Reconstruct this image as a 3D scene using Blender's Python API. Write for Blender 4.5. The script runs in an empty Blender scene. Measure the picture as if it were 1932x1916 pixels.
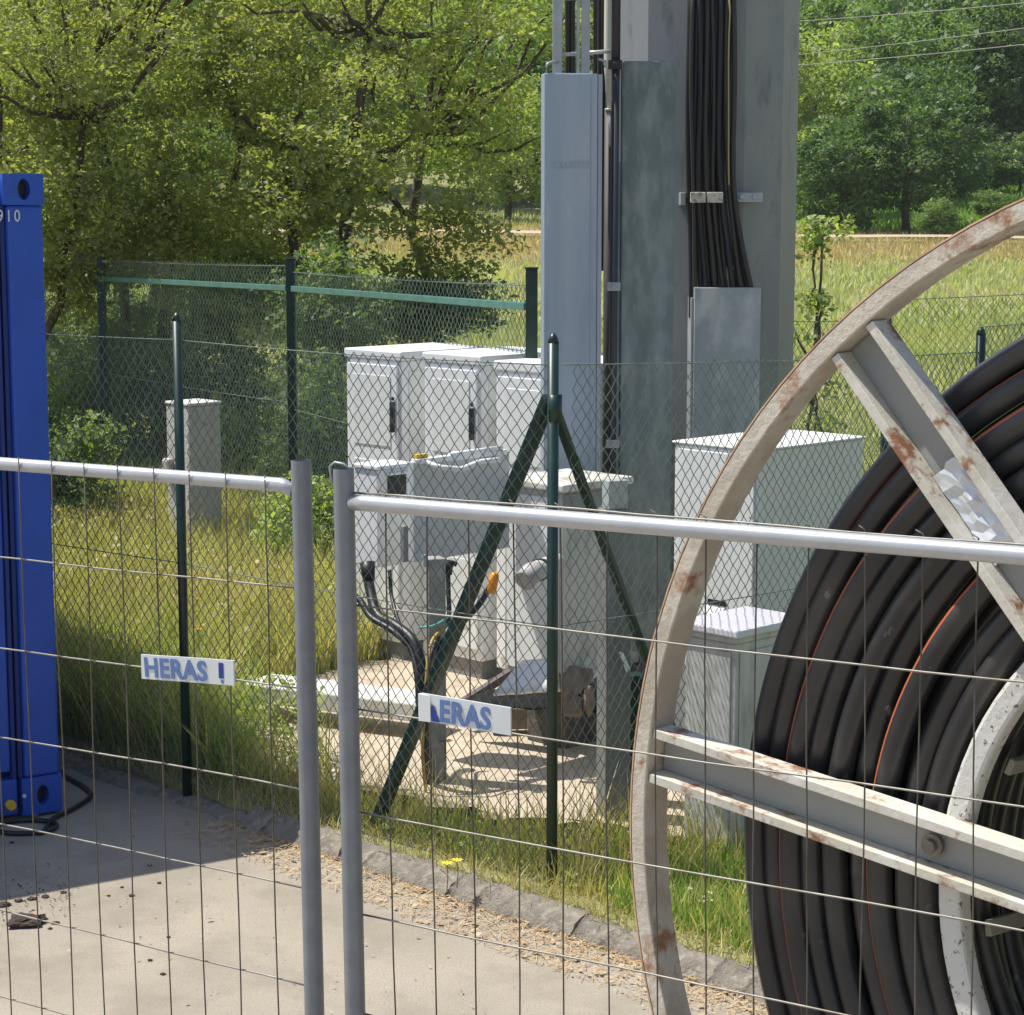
import bpy, bmesh, math, random
import numpy as np
from mathutils import Vector, Matrix
random.seed(7); np.random.seed(7)
R = math.radians
sc = bpy.context.scene
# ------------------------------------------------------------------ camera, world, sun, exposure
EYE = Vector((0, 0, 2.5)); PITCH = R(8.08); F = 4000.0; CX, CY = 966.0, 958.0
cam = bpy.data.cameras.new('camera'); camo = bpy.data.objects.new('camera', cam); sc.collection.objects.link(camo)
camo.location = EYE; camo.rotation_euler = (R(90) - PITCH, 0, 0)
cam.sensor_fit = 'HORIZONTAL'; cam.sensor_width = 36; cam.lens = F / 1932 * 36; cam.clip_end = 2000; cam.clip_start = .1
sc.camera = camo
SUN_EL, SUN_AZ = R(63), R(164)          # azimuth as mathematical angle from +x of the direction TO the sun
S = Vector((math.cos(SUN_EL) * math.cos(SUN_AZ), math.cos(SUN_EL) * math.sin(SUN_AZ), math.sin(SUN_EL)))
w = bpy.data.worlds.new("World"); sc.world = w; w.use_nodes = True
nt = w.node_tree; bg = nt.nodes['Background']; sky = nt.nodes.new('ShaderNodeTexSky')
sky.sky_type = 'NISHITA'; sky.sun_disc = False; sky.sun_elevation = SUN_EL
sky.sun_rotation = R(90) - SUN_AZ
sky.air_density = 1.0; sky.dust_density = 1.6; sky.ozone_density = 1.0
nt.links.new(sky.outputs[0], bg.inputs[0]); bg.inputs[1].default_value = 0.115
sl = bpy.data.lights.new('sun', 'SUN'); so = bpy.data.objects.new('sun', sl); sc.collection.objects.link(so)
sl.energy = 4.7; sl.angle = R(0.53); sl.color = (1.0, .955, .87)
so.rotation_euler = (-S).to_track_quat('-Z', 'Y').to_euler(); so.location = S * 40
sc.view_settings.view_transform = 'Standard'; sc.view_settings.look = 'None'
sc.view_settings.exposure = 0.36; sc.view_settings.gamma = 1
try: sc.view_settings.use_curve_mapping = False
except Exception: pass
sc.render.engine = 'CYCLES'; sc.cycles.max_bounces = 6; sc.cycles.transparent_max_bounces = 8

# ------------------------------------------------------------------ sight lines: a point of the photograph to a point of the place
_cp, _sp = math.cos(PITCH), math.sin(PITCH)
def ray(x, y):
    a = (x - CX) / F; b = (CY - y) / F
    return Vector((a, _cp + b * _sp, -_sp + b * _cp))
def G(x, y, z=0.0):
    d = ray(x, y); t = (z - EYE.z) / d.z; return EYE + d * t
def AT(x, y, Y):
    d = ray(x, y); return EYE + d * (Y / d.y)
def PL(x, y, p0, n):
    d = ray(x, y); t = (p0 - EYE).dot(n) / d.dot(n); return EYE + d * t

# compound frame: u runs left and away along the mesh fence, v right and away
U = Vector((-.7, .714, 0)).normalized(); V = Vector((.714, .7, 0)).normalized(); Z = Vector((0, 0, 1))
CA = math.atan2(V.y, V.x)

# ------------------------------------------------------------------ materials
MATS = {}
def mat(name, base, rough=.6, metal=0.0, var=.0, vscale=5.0, col2=None, c2scale=8.0, c2thr=(.5, .6), bump=0.0, bscale=40.0, stretch=(1, 1, 1), spec=.5, coord='Object', c3=None, c3scale=3., c3thr=(.55, .7)):
    if name in MATS: return MATS[name]
    m = bpy.data.materials.new(name); m.use_nodes = True; n = m.node_tree.nodes; l = m.node_tree.links
    b = n['Principled BSDF']; b.inputs['Roughness'].default_value = rough; b.inputs['Metallic'].default_value = metal
    b.inputs['Specular IOR Level'].default_value = spec
    tc = n.new('ShaderNodeTexCoord'); mp = n.new('ShaderNodeMapping'); mp.inputs['Scale'].default_value = stretch
    l.new(tc.outputs[coord], mp.inputs[0])
    def noise(sc_, det=6, rgh=.6):
        t = n.new('ShaderNodeTexNoise'); t.inputs['Scale'].default_value = sc_; t.inputs['Detail'].default_value = det; t.inputs['Roughness'].default_value = rgh
        l.new(mp.outputs[0], t.inputs['Vector']); return t.outputs[0]
    def ramp(src, a, b_):
        r = n.new('ShaderNodeMapRange'); r.inputs[1].default_value = a; r.inputs[2].default_value = b_; l.new(src, r.inputs[0]); return r.outputs[0]
    def mix(fac, A, B):
        x = n.new('ShaderNodeMix'); x.data_type = 'RGBA'
        l.new(fac, x.inputs[0])
        for s, v in ((6, A), (7, B)):
            if isinstance(v, tuple): x.inputs[s].default_value = (*v, 1)
            else: l.new(v, x.inputs[s])
        return x.outputs[2]
    lo = tuple(c * (1 - var) for c in base); hi = tuple(min(1, c * (1 + var)) for c in base)
    c = mix(ramp(noise(vscale), .3, .7), lo, hi)
    if col2: c = mix(ramp(noise(c2scale), *c2thr), c, col2)
    if c3: c = mix(ramp(noise(c3scale, 10, .7), *c3thr), c, c3)
    l.new(c, b.inputs['Base Color'])
    if bump:
        bp = n.new('ShaderNodeBump'); bp.inputs['Strength'].default_value = bump; bp.inputs['Distance'].default_value = .02
        l.new(noise(bscale, 8, .65), bp.inputs['Height']); l.new(bp.outputs[0], b.inputs['Normal'])
    MATS[name] = m; return m
def leafmat(name, cols, trans=.35, pscale=.6, rough=.55):
    """foliage: colour runs through cols by a per-leaf random value and by a slow patch noise"""
    if name in MATS: return MATS[name]
    m = bpy.data.materials.new(name); m.use_nodes = True; n = m.node_tree.nodes; l = m.node_tree.links
    n.remove(n['Principled BSDF']); out = n['Material Output']
    at = n.new('ShaderNodeAttribute'); at.attribute_name = 'rnd'
    geo = n.new('ShaderNodeNewGeometry'); no = n.new('ShaderNodeTexNoise'); no.inputs['Scale'].default_value = pscale; no.inputs['Detail'].default_value = 4
    l.new(geo.outputs['Position'], no.inputs['Vector'])
    mr = n.new('ShaderNodeMapRange'); mr.inputs[1].default_value = .3; mr.inputs[2].default_value = .7; l.new(no.outputs[0], mr.inputs[0])
    ad = n.new('ShaderNodeMath'); ad.operation = 'MULTIPLY_ADD'; ad.inputs[1].default_value = .55
    l.new(at.outputs['Fac'], ad.inputs[0])
    m2 = n.new('ShaderNodeMath'); m2.operation = 'MULTIPLY'; m2.inputs[1].default_value = .45; l.new(mr.outputs[0], m2.inputs[0]); l.new(m2.outputs[0], ad.inputs[2])
    cr = n.new('ShaderNodeValToRGB'); l.new(ad.outputs[0], cr.inputs[0])
    e = cr.color_ramp.elements
    for i, c in enumerate(cols):
        p = i / (len(cols) - 1)
        el = e[i] if i < 2 else e.new(p)
        el.position = p; el.color = (*c, 1)
    df = n.new('ShaderNodeBsdfDiffuse'); tr = n.new('ShaderNodeBsdfTranslucent'); gl = n.new('ShaderNodeBsdfGlossy'); gl.inputs['Roughness'].default_value = rough
    gl.inputs['Color'].default_value = (.5, .5, .5, 1)
    l.new(cr.outputs[0], df.inputs[0])
    sat = n.new('ShaderNodeMix'); sat.data_type = 'RGBA'; sat.blend_type = 'MULTIPLY'; sat.inputs[0].default_value = 1
    l.new(cr.outputs[0], sat.inputs[6]); sat.inputs[7].default_value = (1.5, 1.7, .6, 1); l.new(sat.outputs[2], tr.inputs[0])
    mx = n.new('ShaderNodeMixShader'); mx.inputs[0].default_value = trans; l.new(df.outputs[0], mx.inputs[1]); l.new(tr.outputs[0], mx.inputs[2])
    m3 = n.new('ShaderNodeMixShader'); m3.inputs[0].default_value = .06; l.new(mx.outputs[0], m3.inputs[1]); l.new(gl.outputs[0], m3.inputs[2])
    l.new(m3.outputs[0], out.inputs[0]); MATS[name] = m; return m

GALV = mat('galvanised', (.36, .385, .40), .5, .3, .12, 6, (.48, .50, .50), 3, (.5, .75), .02, 60)
GALVT = mat('galvanised_tube', (.22, .24, .265), .45, .3, .10, 30, (.26, .27, .28), 8, (.5, .8), .05, 90, c3=(.22, .12, .07), c3scale=5, c3thr=(.72, .8))
RAILM = mat('galvanised_rail', (.46, .475, .50), .36, .35, .08, 18, (.42, .43, .46), 12, (.55, .75), .03, 60)
WIRED = mat('wire_dark', (.12, .11, .09), .55, .3, .2, 20, (.07, .05, .04), 9, (.5, .7))
WIREG = mat('galvanised_wire', (.26, .25, .22), .5, .4, .2, 20, (.16, .13, .10), 9, (.5, .7))
COVER = mat('cover_steel', (.33, .39, .47), .45, .3, .16, 5, (.42, .45, .50), 6, (.48, .72), .02, 50, (1, 1, .16), c3=(.58, .60, .58), c3scale=22, c3thr=(.60, .72))
COVERG = mat('cover_steel_green', (.165, .205, .21), .5, .35, .22, 7, (.27, .30, .30), 14, (.46, .70), .03, 60, (1, 1, .35), c3=(.10, .135, .15), c3scale=14, c3thr=(.66, .8))
MAST = mat('mast_steel', (.235, .245, .25), .5, .25, .10, 2, (.28, .28, .265), 4.0, (.48, .68), .02, 40, (1, 1, .35), c3=(.13, .145, .16), c3scale=9, c3thr=(.55, .70))
MOTT = mat('mottled_sheet', (.30, .335, .35), .5, .35, .14, 5, (.48, .50, .50), 7, (.46, .66), .02, 40, (1, 1, .6), c3=(.19, .22, .24), c3scale=9, c3thr=(.62, .75))
WHITE = mat('cabinet_white', (.76, .77, .77), .45, 0, .03, 3, (.66, .67, .67), 6, (.6, .9), .02, 30)
WHITE2 = mat('cabinet_pale', (.72, .735, .715), .5, 0, .04, 3, (.61, .63, .60), 5, (.55, .9), .03, 30)
STAINED = mat('cabinet_stained', (.48, .49, .46), .6, 0, .12, 10, (.30, .30, .27), 14, (.5, .7), .05, 30, (1, 1, .3), c3=(.20, .19, .16), c3scale=20, c3thr=(.6, .7))
LIDG = mat('lid_grey', (.22, .22, .22), .6, 0, .1)
DARK = mat('black_plastic', (.014, .014, .017), .45, 0, .2)
RUB = mat('cable_rubber', (.032, .027, .023), .5, 0, .3, 8, (.05, .045, .04), 6, (.55, .8), .0, 40, (1, 1, .1))
GREEN = mat('green_coating', (.009, .032, .026), .35, 0, .25, 12, (.015, .055, .042), 18, (.55, .75))
GREENR = mat('green_rail', (.06, .17, .14), .4, 0, .2, 12)
GWIRE = mat('green_wire', (.14, .19, .16), .45, 0, .35, 8)
BLUE = mat('container_blue', (.016, .082, .46), .45, 0, .07, 3, (.013, .06, .34), 5, (.5, .8), .01, 8, c3=(.05, .10, .30), c3scale=26, c3thr=(.68, .8))
BLUES = mat('sealant_blue', (.03, .06, .3), .5)
WHTXT = mat('white_lettering', (.62, .66, .68), .6)
YEL = mat('yellow_plastic', (.65, .42, .04), .5)
ORAN = mat('orange_plastic', (.75, .28, .02), .45)
CONC = mat('concrete', (.38, .35, .31), .9, 0, .14, 9, (.22, .21, .19), 10, (.55, .7), .35, 60, c3=(.52, .49, .44), c3scale=25, c3thr=(.6, .72))
PILL = mat('concrete_pillar', (.50, .47, .44), .9, 0, .10, 12, (.34, .31, .28), 26, (.56, .64), .5, 45)
SLABW = mat('pale_concrete', (.62, .61, .58), .85, 0, .1, 9, (.45, .43, .4), 14, (.55, .7), .3, 60)
KERBM = mat('kerb_stone_surface', (.26, .23, .19), .95, 0, .25, 14, (.38, .34, .28), 24, (.52, .66), .8, 75, c3=(.13, .115, .09), c3scale=11, c3thr=(.55, .68))
ASPH = mat('asphalt', (.36, .315, .25), .92, 0, .12, 1.4, (.26, .23, .19), 120, (.5, .66), .35, 200, c3=(.245, .21, .165), c3scale=2.6, c3thr=(.46, .74))
DIRT = mat('pale_dirt', (.50, .42, .32), .95, 0, .14, 5, (.37, .30, .22), 9, (.5, .7), .4, 60, c3=(.25, .18, .13), c3scale=14, c3thr=(.62, .74))
SOIL = mat('meadow_soil', (.24, .24, .11), .95, 0, .25, .5, (.34, .30, .18), .35, (.5, .65), .4, 20, coord='Object', c3=(.10, .13, .04), c3scale=1.3, c3thr=(.5, .7))
BARK = mat('bark', (.10, .075, .055), .9, 0, .3, 6, (.2, .17, .13), 14, (.55, .7), .5, 30, (1, 1, .3))
WOOD = mat('weathered_wood', (.24, .18, .13), .85, 0, .25, 6, (.12, .09, .07), 14, (.5, .7), .3, 40, (1, .2, 1))
REELP = mat('reel_paint', (.56, .53, .44), .6, 0, .10, 7, (.68, .66, .60), 5, (.45, .65), .15, 60, c3=(.27, .12, .06), c3scale=8, c3thr=(.53, .60))
REELR = mat('reel_rim_rust', (.50, .44, .35), .7, 0, .12, 9, (.64, .60, .51), 6, (.40, .56), .25, 60, c3=(.33, .17, .09), c3scale=6, c3thr=(.52, .62))
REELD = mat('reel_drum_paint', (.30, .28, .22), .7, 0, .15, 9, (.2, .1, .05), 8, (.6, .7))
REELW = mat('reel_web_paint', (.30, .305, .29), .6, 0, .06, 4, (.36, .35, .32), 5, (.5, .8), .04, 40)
RINGM = mat('reel_ring_speckled', (.62, .61, .57), .55, 0, .05, 9, (.16, .13, .11), 75, (.60, .64), .2, 60, c3=(.26, .12, .06), c3scale=6, c3thr=(.68, .76))
DUCT = mat('duct_black', (.024, .024, .026), .33, 0, .3, 3, (.055, .053, .050), 4, (.45, .7), .04, 20, c3=(.17, .17, .16), c3scale=11, c3thr=(.63, .70))
STRIPE = mat('duct_stripe', (.40, .10, .035), .6)
FILM = mat('crumpled_film', (.66, .68, .70), .22, .3, .12, 30)
SIGNW = mat('sign_white', (.66, .69, .70), .45, 0, .06, 18)
SIGNB = mat('sign_blue', (.11, .19, .42), .5, 0, .15, 30)
SIGND = mat('sign_dark_blue', (.015, .04, .26), .5)
LITTER = leafmat('leaf_litter', [(.30, .16, .08), (.48, .33, .20), (.55, .44, .30), (.36, .26, .17)], .05)
PINK = mat('path_earth', (.46, .36, .25), .95, 0, .1, 2)
SKYBLUE = mat('blue_hose', (.02, .05, .12), .4)
TEAL = mat('teal_cord', (.08, .42, .34), .5)
BRICKB = mat('foundation_stone', (.115, .098, .082), .9, 0, .25, 8, (.19, .165, .14), 12, (.5, .7), .5, 40)

L_NEAR = leafmat('leaves_olive', [(.16, .185, .08), (.24, .265, .10), (.34, .345, .14), (.46, .40, .22)], .5, 1.1)
L_NEAR2 = leafmat('leaves_yellowgreen', [(.13, .19, .07), (.24, .30, .10), (.36, .41, .15), (.46, .45, .21)], .48, .8)
L_FAR = leafmat('leaves_far', [(.085, .135, .06), (.14, .21, .08), (.21, .29, .105), (.33, .38, .16)], .45, .25)
L_DARK = leafmat('leaves_dark', [(.05, .095, .045), (.085, .145, .06), (.13, .20, .075), (.22, .29, .12)], .38, .3)
L_BUSH = leafmat('leaves_bush', [(.08, .13, .06), (.13, .19, .075), (.20, .26, .095), (.32, .35, .13)], .4, 1.2)
G_STRAW = leafmat('grass_straw', [(.26, .26, .09), (.42, .37, .15), (.56, .45, .24), (.66, .52, .32)], .3, 1.5)
G_MIX = leafmat('grass_mixed', [(.21, .26, .09), (.37, .37, .135), (.53, .47, .22), (.64, .54, .33)], .42, 1.1)
G_GREEN = leafmat('grass_green', [(.09, .20, .04), (.17, .32, .06), (.28, .40, .10), (.42, .44, .18)], .38, 1.6)
G_MEAD = leafmat('grass_meadow', [(.33, .39, .16), (.45, .48, .22), (.57, .53, .30), (.66, .57, .37)], .35, .25)
G_PINK = leafmat('grass_rosy', [(.42, .36, .14), (.52, .40, .20), (.60, .42, .25), (.66, .50, .32)], .3, .12)

# ------------------------------------------------------------------ mesh helpers
class MB:
    def __init__(s): s.v = []; s.f = []; s.m = []; s.sm = []
    def quad(s, pts, mi=0, smooth=False):
        b = len(s.v); s.v += [tuple(p) for p in pts]; s.f.append(tuple(range(b, b + len(pts)))); s.m.append(mi); s.sm.append(smooth)
    def hexa(s, c, mi=0):
        b = len(s.v); s.v += [tuple(p) for p in c]
        for q in ((0, 3, 2, 1), (4, 5, 6, 7), (0, 1, 5, 4), (1, 2, 6, 5), (2, 3, 7, 6), (3, 0, 4, 7)):
            s.f.append(tuple(b + i for i in q)); s.m.append(mi); s.sm.append(False)
        return s
    def box(s, lo, hi, mi=0):
        x0, y0, z0 = lo; x1, y1, z1 = hi
        return s.hexa([(x0, y0, z0), (x1, y0, z0), (x1, y1, z0), (x0, y1, z0), (x0, y0, z1), (x1, y0, z1), (x1, y1, z1), (x0, y1, z1)], mi)
    def bar(s, a, b, w, h, up=Z, mi=0):
        a = Vector(a); b = Vector(b); d = (b - a).normalized(); up = Vector(up)
        sx = d.cross(up)
        if sx.length < 1e-4: sx = d.cross(Vector((1, 0, 0)))
        sx.normalize(); sy = sx.cross(d).normalized(); c = []
        for p in (a, b):
            for i, j in ((-1, -1), (1, -1), (1, 1), (-1, 1)): c.append(p + sx * (w / 2 * i) + sy * (h / 2 * j))
        return s.hexa(c, mi)
    def tube(s, pts, r, n=10, mi=0, caps=True, closed=False):
        pts = [Vector(p) for p in pts]; N = len(pts); rs = r if isinstance(r, (list, tuple)) else [r] * N
        b = len(s.v); prev = None
        for i, p in enumerate(pts):
            if closed: d = pts[(i + 1) % N] - pts[i - 1]
            else: d = pts[min(i + 1, N - 1)] - pts[max(i - 1, 0)]
            d.normalize()
            if prev is None:
                x = d.orthogonal().normalized()
            else:
                x = prev - d * prev.dot(d)
                x = x.normalized() if x.length > 1e-6 else d.orthogonal().normalized()
            prev = x; y = d.cross(x)
            for k in range(n):
                a = 2 * math.pi * k / n; s.v.append(tuple(p + (x * math.cos(a) + y * math.sin(a)) * rs[i]))
        for i in range(N if closed else N - 1):
            j = (i + 1) % N
            for k in range(n):
                k2 = (k + 1) % n
                s.f.append((b + i * n + k, b + i * n + k2, b + j * n + k2, b + j * n + k)); s.m.append(mi); s.sm.append(n > 4)
        if caps and not closed:
            s.f.append(tuple(b + k for k in reversed(range(n)))); s.m.append(mi); s.sm.append(False)
            s.f.append(tuple(b + (N - 1) * n + k for k in range(n))); s.m.append(mi); s.sm.append(False)
        return s
    def cyl(s, a, b, r, n=16, mi=0): return s.tube([a, b], r, n, mi)
    def mesh(s, name, mats):
        me = bpy.data.meshes.new(name); me.from_pydata(s.v, [], s.f)
        for m in (mats if isinstance(mats, (list, tuple)) else [mats]): me.materials.append(m)
        me.polygons.foreach_set('material_index', s.m); me.polygons.foreach_set('use_smooth', s.sm); me.update(); return me
def link(o, parent=None):
    sc.collection.objects.link(o)
    if parent: o.parent = parent
    return o
def obj(name, mb, mats, parent=None, bevel=0, loc=None, rotz=0):
    me = mb.mesh(name, mats) if isinstance(mb, MB) else mb
    o = bpy.data.objects.new(name, me); link(o, parent)
    if loc is not None: o.location = loc
    if rotz: o.rotation_euler = (0, 0, rotz)
    if bevel:
        md = o.modifiers.new('bevel', 'BEVEL'); md.width = bevel; md.segments = 2; md.limit_method = 'ANGLE'; md.angle_limit = R(50)
    return o
def tag(o, label, cat, group=None, kind=None):
    if label: o['label'] = label
    if cat: o['category'] = cat
    if group: o['group'] = group
    if kind: o['kind'] = kind
    return o
def thing(name, label, cat, loc=(0, 0, 0), rotz=0, group=None):
    o = bpy.data.objects.new(name, None); sc.collection.objects.link(o); o.empty_display_size = .2
    o.location = loc; o.rotation_euler = (0, 0, rotz); return tag(o, label, cat, group)
def sub(o, root):
    """world points to the local frame of root (location and z rotation only)"""
    M = Matrix.Translation(root.location) @ root.rotation_euler.to_matrix().to_4x4(); Mi = M.inverted()
    return lambda p: Mi @ Vector(p)
def loc_of(root):
    M = Matrix.Translation(root.location) @ root.rotation_euler.to_matrix().to_4x4(); Mi = M.inverted()
    return lambda p: Mi @ Vector(p)
def wallpts(pts): return [Vector(p) for p in pts]

def np_mesh(name, verts, faces, mats, rnd=None):
    """verts (N,3), faces (M,k) arrays to a mesh with a per-face random value"""
    me = bpy.data.meshes.new(name); M, k = faces.shape
    me.vertices.add(len(verts)); me.vertices.foreach_set('co', verts.astype(np.float32).ravel())
    me.loops.add(M * k); me.loops.foreach_set('vertex_index', faces.astype(np.int32).ravel())
    me.polygons.add(M); me.polygons.foreach_set('loop_start', (np.arange(M) * k).astype(np.int32)); me.polygons.foreach_set('loop_total', np.full(M, k, np.int32))
    me.materials.append(mats); me.update(calc_edges=True)
    a = me.attributes.new('rnd', 'FLOAT', 'FACE'); a.data.foreach_set('value', (rnd if rnd is not None else np.random.rand(M)).astype(np.float32))
    return me
def leaves_mesh(name, c, size, m, up=.35, rnd=None, rng=np.random):
    """one bent leaf-sized quad (a rhombus) at each centre c"""
    n = len(c); nr = rng.normal(size=(n, 3)); nr[:, 2] = np.abs(nr[:, 2]) + up; nr /= np.linalg.norm(nr, axis=1)[:, None]
    t = rng.normal(size=(n, 3)); t -= nr * np.sum(t * nr, 1)[:, None]; t /= np.linalg.norm(t, axis=1)[:, None]; b = np.cross(nr, t)
    s = (size * (.40 + .55 * rng.rand(n) + 1.3 * rng.rand(n) ** 5))[:, None]
    v = np.stack([c - t * s * .5, c + b * s * .28 + nr * s * .06, c + t * s * .5, c - b * s * .28 + nr * s * .06], 1).reshape(-1, 3)
    f = np.arange(n * 4).reshape(n, 4)
    return np_mesh(name, v, f, m, rnd)
def blades_mesh(name, xy, z, h, wd, m, lean=.35, rnd=None, rng=np.random):
    n = len(xy); a = rng.rand(n) * 2 * math.pi; hh = h * (.45 + .75 * rng.rand(n)); la = rng.rand(n) * 2 * math.pi; ll = hh * lean * rng.rand(n) * 1.4
    w_ = wd * (.7 + .6 * rng.rand(n)); dx = np.cos(a) * w_ / 2; dy = np.sin(a) * w_ / 2
    p = np.column_stack([xy, z]); e = np.column_stack([dx, dy, np.zeros(n)])
    mid = p + np.column_stack([np.cos(la) * ll * .35, np.sin(la) * ll * .35, hh * .55]); top = p + np.column_stack([np.cos(la) * ll, np.sin(la) * ll, hh])
    v = np.stack([p - e, p + e, mid + e * .85, mid - e * .85, top + e * .12, top - e * .12], 1).reshape(-1, 3); b = np.arange(n)[:, None] * 6
    f = np.stack([b + np.array([0, 1, 2, 3]), b + np.array([3, 2, 4, 5])], 1).reshape(-1, 4)
    rr = rng.rand(n) if rnd is None else rnd
    return np_mesh(name, v, f, m, np.repeat(rr, 2))

# ================================================================== THE SETTING
K0 = G(455, 1562)                      # a point of the kerb's foot
def hgt(x, y):
    x = np.asarray(x, float); y = np.asarray(y, float)
    t = (x - K0.x) * V.x + (y - K0.y) * V.y
    h = .068 + .03 * np.clip(t - 1, 0, 3) / 3
    h = h + .040 * np.clip(y - 13, 0, 47) + .088 * np.clip(y - 60, 0, 30) + .34 * np.clip(y - 92, 0, 60)
    h = h + .03 * np.sin(x * .9 + 1.3) * np.sin(y * .7) * np.clip((y - 10) / 6, 0, 1) + .25 * np.sin(x * .13 + 2) * np.clip((y - 30) / 40, 0, 1)
    h = h + .55 * np.clip((x - 11) / 10, 0, 1) * np.clip((y - 48) / 14, 0, 1)
    return h
def H(x, y): return float(hgt(x, y))
# terrain: one sheet from behind the kerb to beyond the wooded hill
ss = np.unique(np.concatenate([np.linspace(-160, 160, 81), np.linspace(-14, 20, 140)]))
tt = np.unique(np.concatenate([np.linspace(.02, 14, 110), np.linspace(14, 60, 70), np.linspace(60, 190, 60)]))
SS, TT = np.meshgrid(ss, tt); X = K0.x - U.x * SS + V.x * TT; Y = K0.y - U.y * SS + V.y * TT
ZZ = hgt(X, Y); ZZ = np.where(TT < .06, -.05, ZZ)
vv = np.stack([X, Y, ZZ], -1).reshape(-1, 3); ny, nx = SS.shape
ii = (np.arange(ny - 1)[:, None] * nx + np.arange(nx - 1)[None, :]).ravel()
ff = np.stack([ii, ii + 1, ii + nx + 1, ii + nx], 1)
ground = bpy.data.objects.new('ground', np_mesh('ground', vv, ff, SOIL)); link(ground); tag(ground, 'grassy ground rising behind the compound to a wooded hill', None, kind='structure')
ground.data.polygons.foreach_set('use_smooth', [True] * len(ff))
# asphalt yard in front of the kerb
mb = MB()
def KP(s, t, z=0): 
    p = K0 - U * s + V * t; return Vector((p.x, p.y, z))
mb.quad([KP(-60, -60), KP(80, -60), KP(80, .05), KP(-60, .05)])
yard = obj('asphalt', mb, ASPH); tag(yard, 'sunlit beige asphalt yard in front of the kerb', None, kind='structure')
# patched joint lines in the asphalt
# pale dirt apron round the cabinets
def flat_poly(name, pts, z, m, lab, jitter=.0, n=10):
    mb = MB(); out = []
    N = len(pts)
    for i in range(N):
        a = Vector(pts[i]); b = Vector(pts[(i + 1) % N])
        for k in range(n):
            p = a.lerp(b, k / n); out.append((p.x + random.uniform(-jitter, jitter), p.y + random.uniform(-jitter, jitter), z))
    mb.quad(out)
    o = obj(name, mb, m); tag(o, lab, None, kind='structure'); return o
zp = .125
apron_pts = [G(410, 1340, zp), G(470, 1310, zp), G(640, 1262, zp), G(800, 1222, zp), G(1000, 1200, zp), G(1420, 1200, zp), G(1500, 1500, zp), G(1290, 1585, zp), G(1150, 1560, zp), G(930, 1540, zp), G(740, 1500, zp), G(600, 1480, zp), G(500, 1440, zp), G(418, 1392, zp)]
flat_poly('path', apron_pts, zp, DIRT, 'pale sandy apron around the cabinets', .05)
strip = [G(-200, 463, 0)]
# a worn earth path across the far meadow
mb = MB(); xs = np.linspace(-30, 45, 60)
for a, b in zip(xs[:-1], xs[1:]):
    mb.quad([(a, 51.5, H(a, 51.5) + .14), (b, 51.5, H(b, 51.5) + .14), (b, 52.2, H(b, 52.2) + .16), (a, 52.2, H(a, 52.2) + .16)])
o = obj('path', mb, PINK); tag(o, 'narrow worn earth path across the far meadow', None, kind='structure')

# ---- kerb: stones laid end to end, each its own piece with rounded worn top
kerb = thing('kerb', 'low weathered stone kerb between asphalt and grass verge', 'kerb', (K0.x, K0.y, 0), math.atan2(-U.y, -U.x))
def kerb_stone_mesh(L, seed):
    rg = random.Random(seed); mb = MB(); n = 12; prof = [(-.02, -.02), (-.010, .014), (.002, .032), (.018, .048), (.045, .062), (.075, .070), (.10, .066), (.115, -.02)]
    rows = []
    for i in range(n + 1):
        x = .002 + (L - .004) * i / n; e = 1 - .05 * (abs(2 * i / n - 1) ** 6)
        rows.append([(x + rg.uniform(-.004, .004), y + rg.uniform(-.010, .010), z * e + rg.uniform(-.009, .009)) for y, z in prof])
    b0 = len(mb.v)
    for r in rows: mb.v += r
    m = len(prof)
    for i in range(n):
        for j in range(m - 1):
            mb.f.append((b0 + i * m + j, b0 + (i + 1) * m + j, b0 + (i + 1) * m + j + 1, b0 + i * m + j + 1)); mb.m.append(0); mb.sm.append(True)
    mb.f.append(tuple(b0 + j for j in reversed(range(m)))); mb.m.append(0); mb.sm.append(False)
    mb.f.append(tuple(b0 + n * m + j for j in range(m))); mb.m.append(0); mb.sm.append(False)
    return mb.mesh('kerb_stone', KERBM)
kms = [kerb_stone_mesh(.62, i) for i in range(5)]
for k in range(-6, 14):
    o = bpy.data.objects.new('kerb_stone', kms[k % 5]); link(o, kerb); o.location = (k * .62, random.uniform(-.008, .008), random.uniform(-.006, .006) - (.035 if k < 0 else 0)); o.rotation_euler = (0, 0, random.uniform(-.006, .006))

# ================================================================== POWER LINES
for (x0, y0, x1, y1, Yd, lab) in ((1480, 30, 2000, -12, 30, 'thin overhead wire, highest of three at top right'), (1480, 94, 2000, 32, 30, 'thin overhead wire, middle of three at top right'),
                               (1480, 112, 2000, 64, 27, 'thin overhead wire, lowest of three at top right')):
    mb = MB(); a = AT(x0, y0, Yd + 2); b = AT(x1 + 300, y1 - (y0 - y1) * .5, Yd - 3); pts = []
    a = a - (b - a) * .6
    for i in range(25):
        t = i / 24; p = a.lerp(b, t); p.z -= .10 * 4 * t * (1 - t); pts.append(p)
    mb.tube(pts, .0055, 5); o = obj('overhead_wire', mb, mat('wire_alu', (.30, .30, .26), .5, .3)); tag(o, lab, 'overhead wire', 'overhead wires at top right')

def font_mesh(name, cu, m):
    o = bpy.data.objects.new(name + '_src', cu); sc.collection.objects.link(o); dg = bpy.context.evaluated_depsgraph_get(); dg.update()
    me = bpy.data.meshes.new_from_object(o.evaluated_get(dg)); bpy.data.objects.remove(o); me.name = name; me.materials.clear(); me.materials.append(m); return bpy.data.objects.new(name, me)
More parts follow.
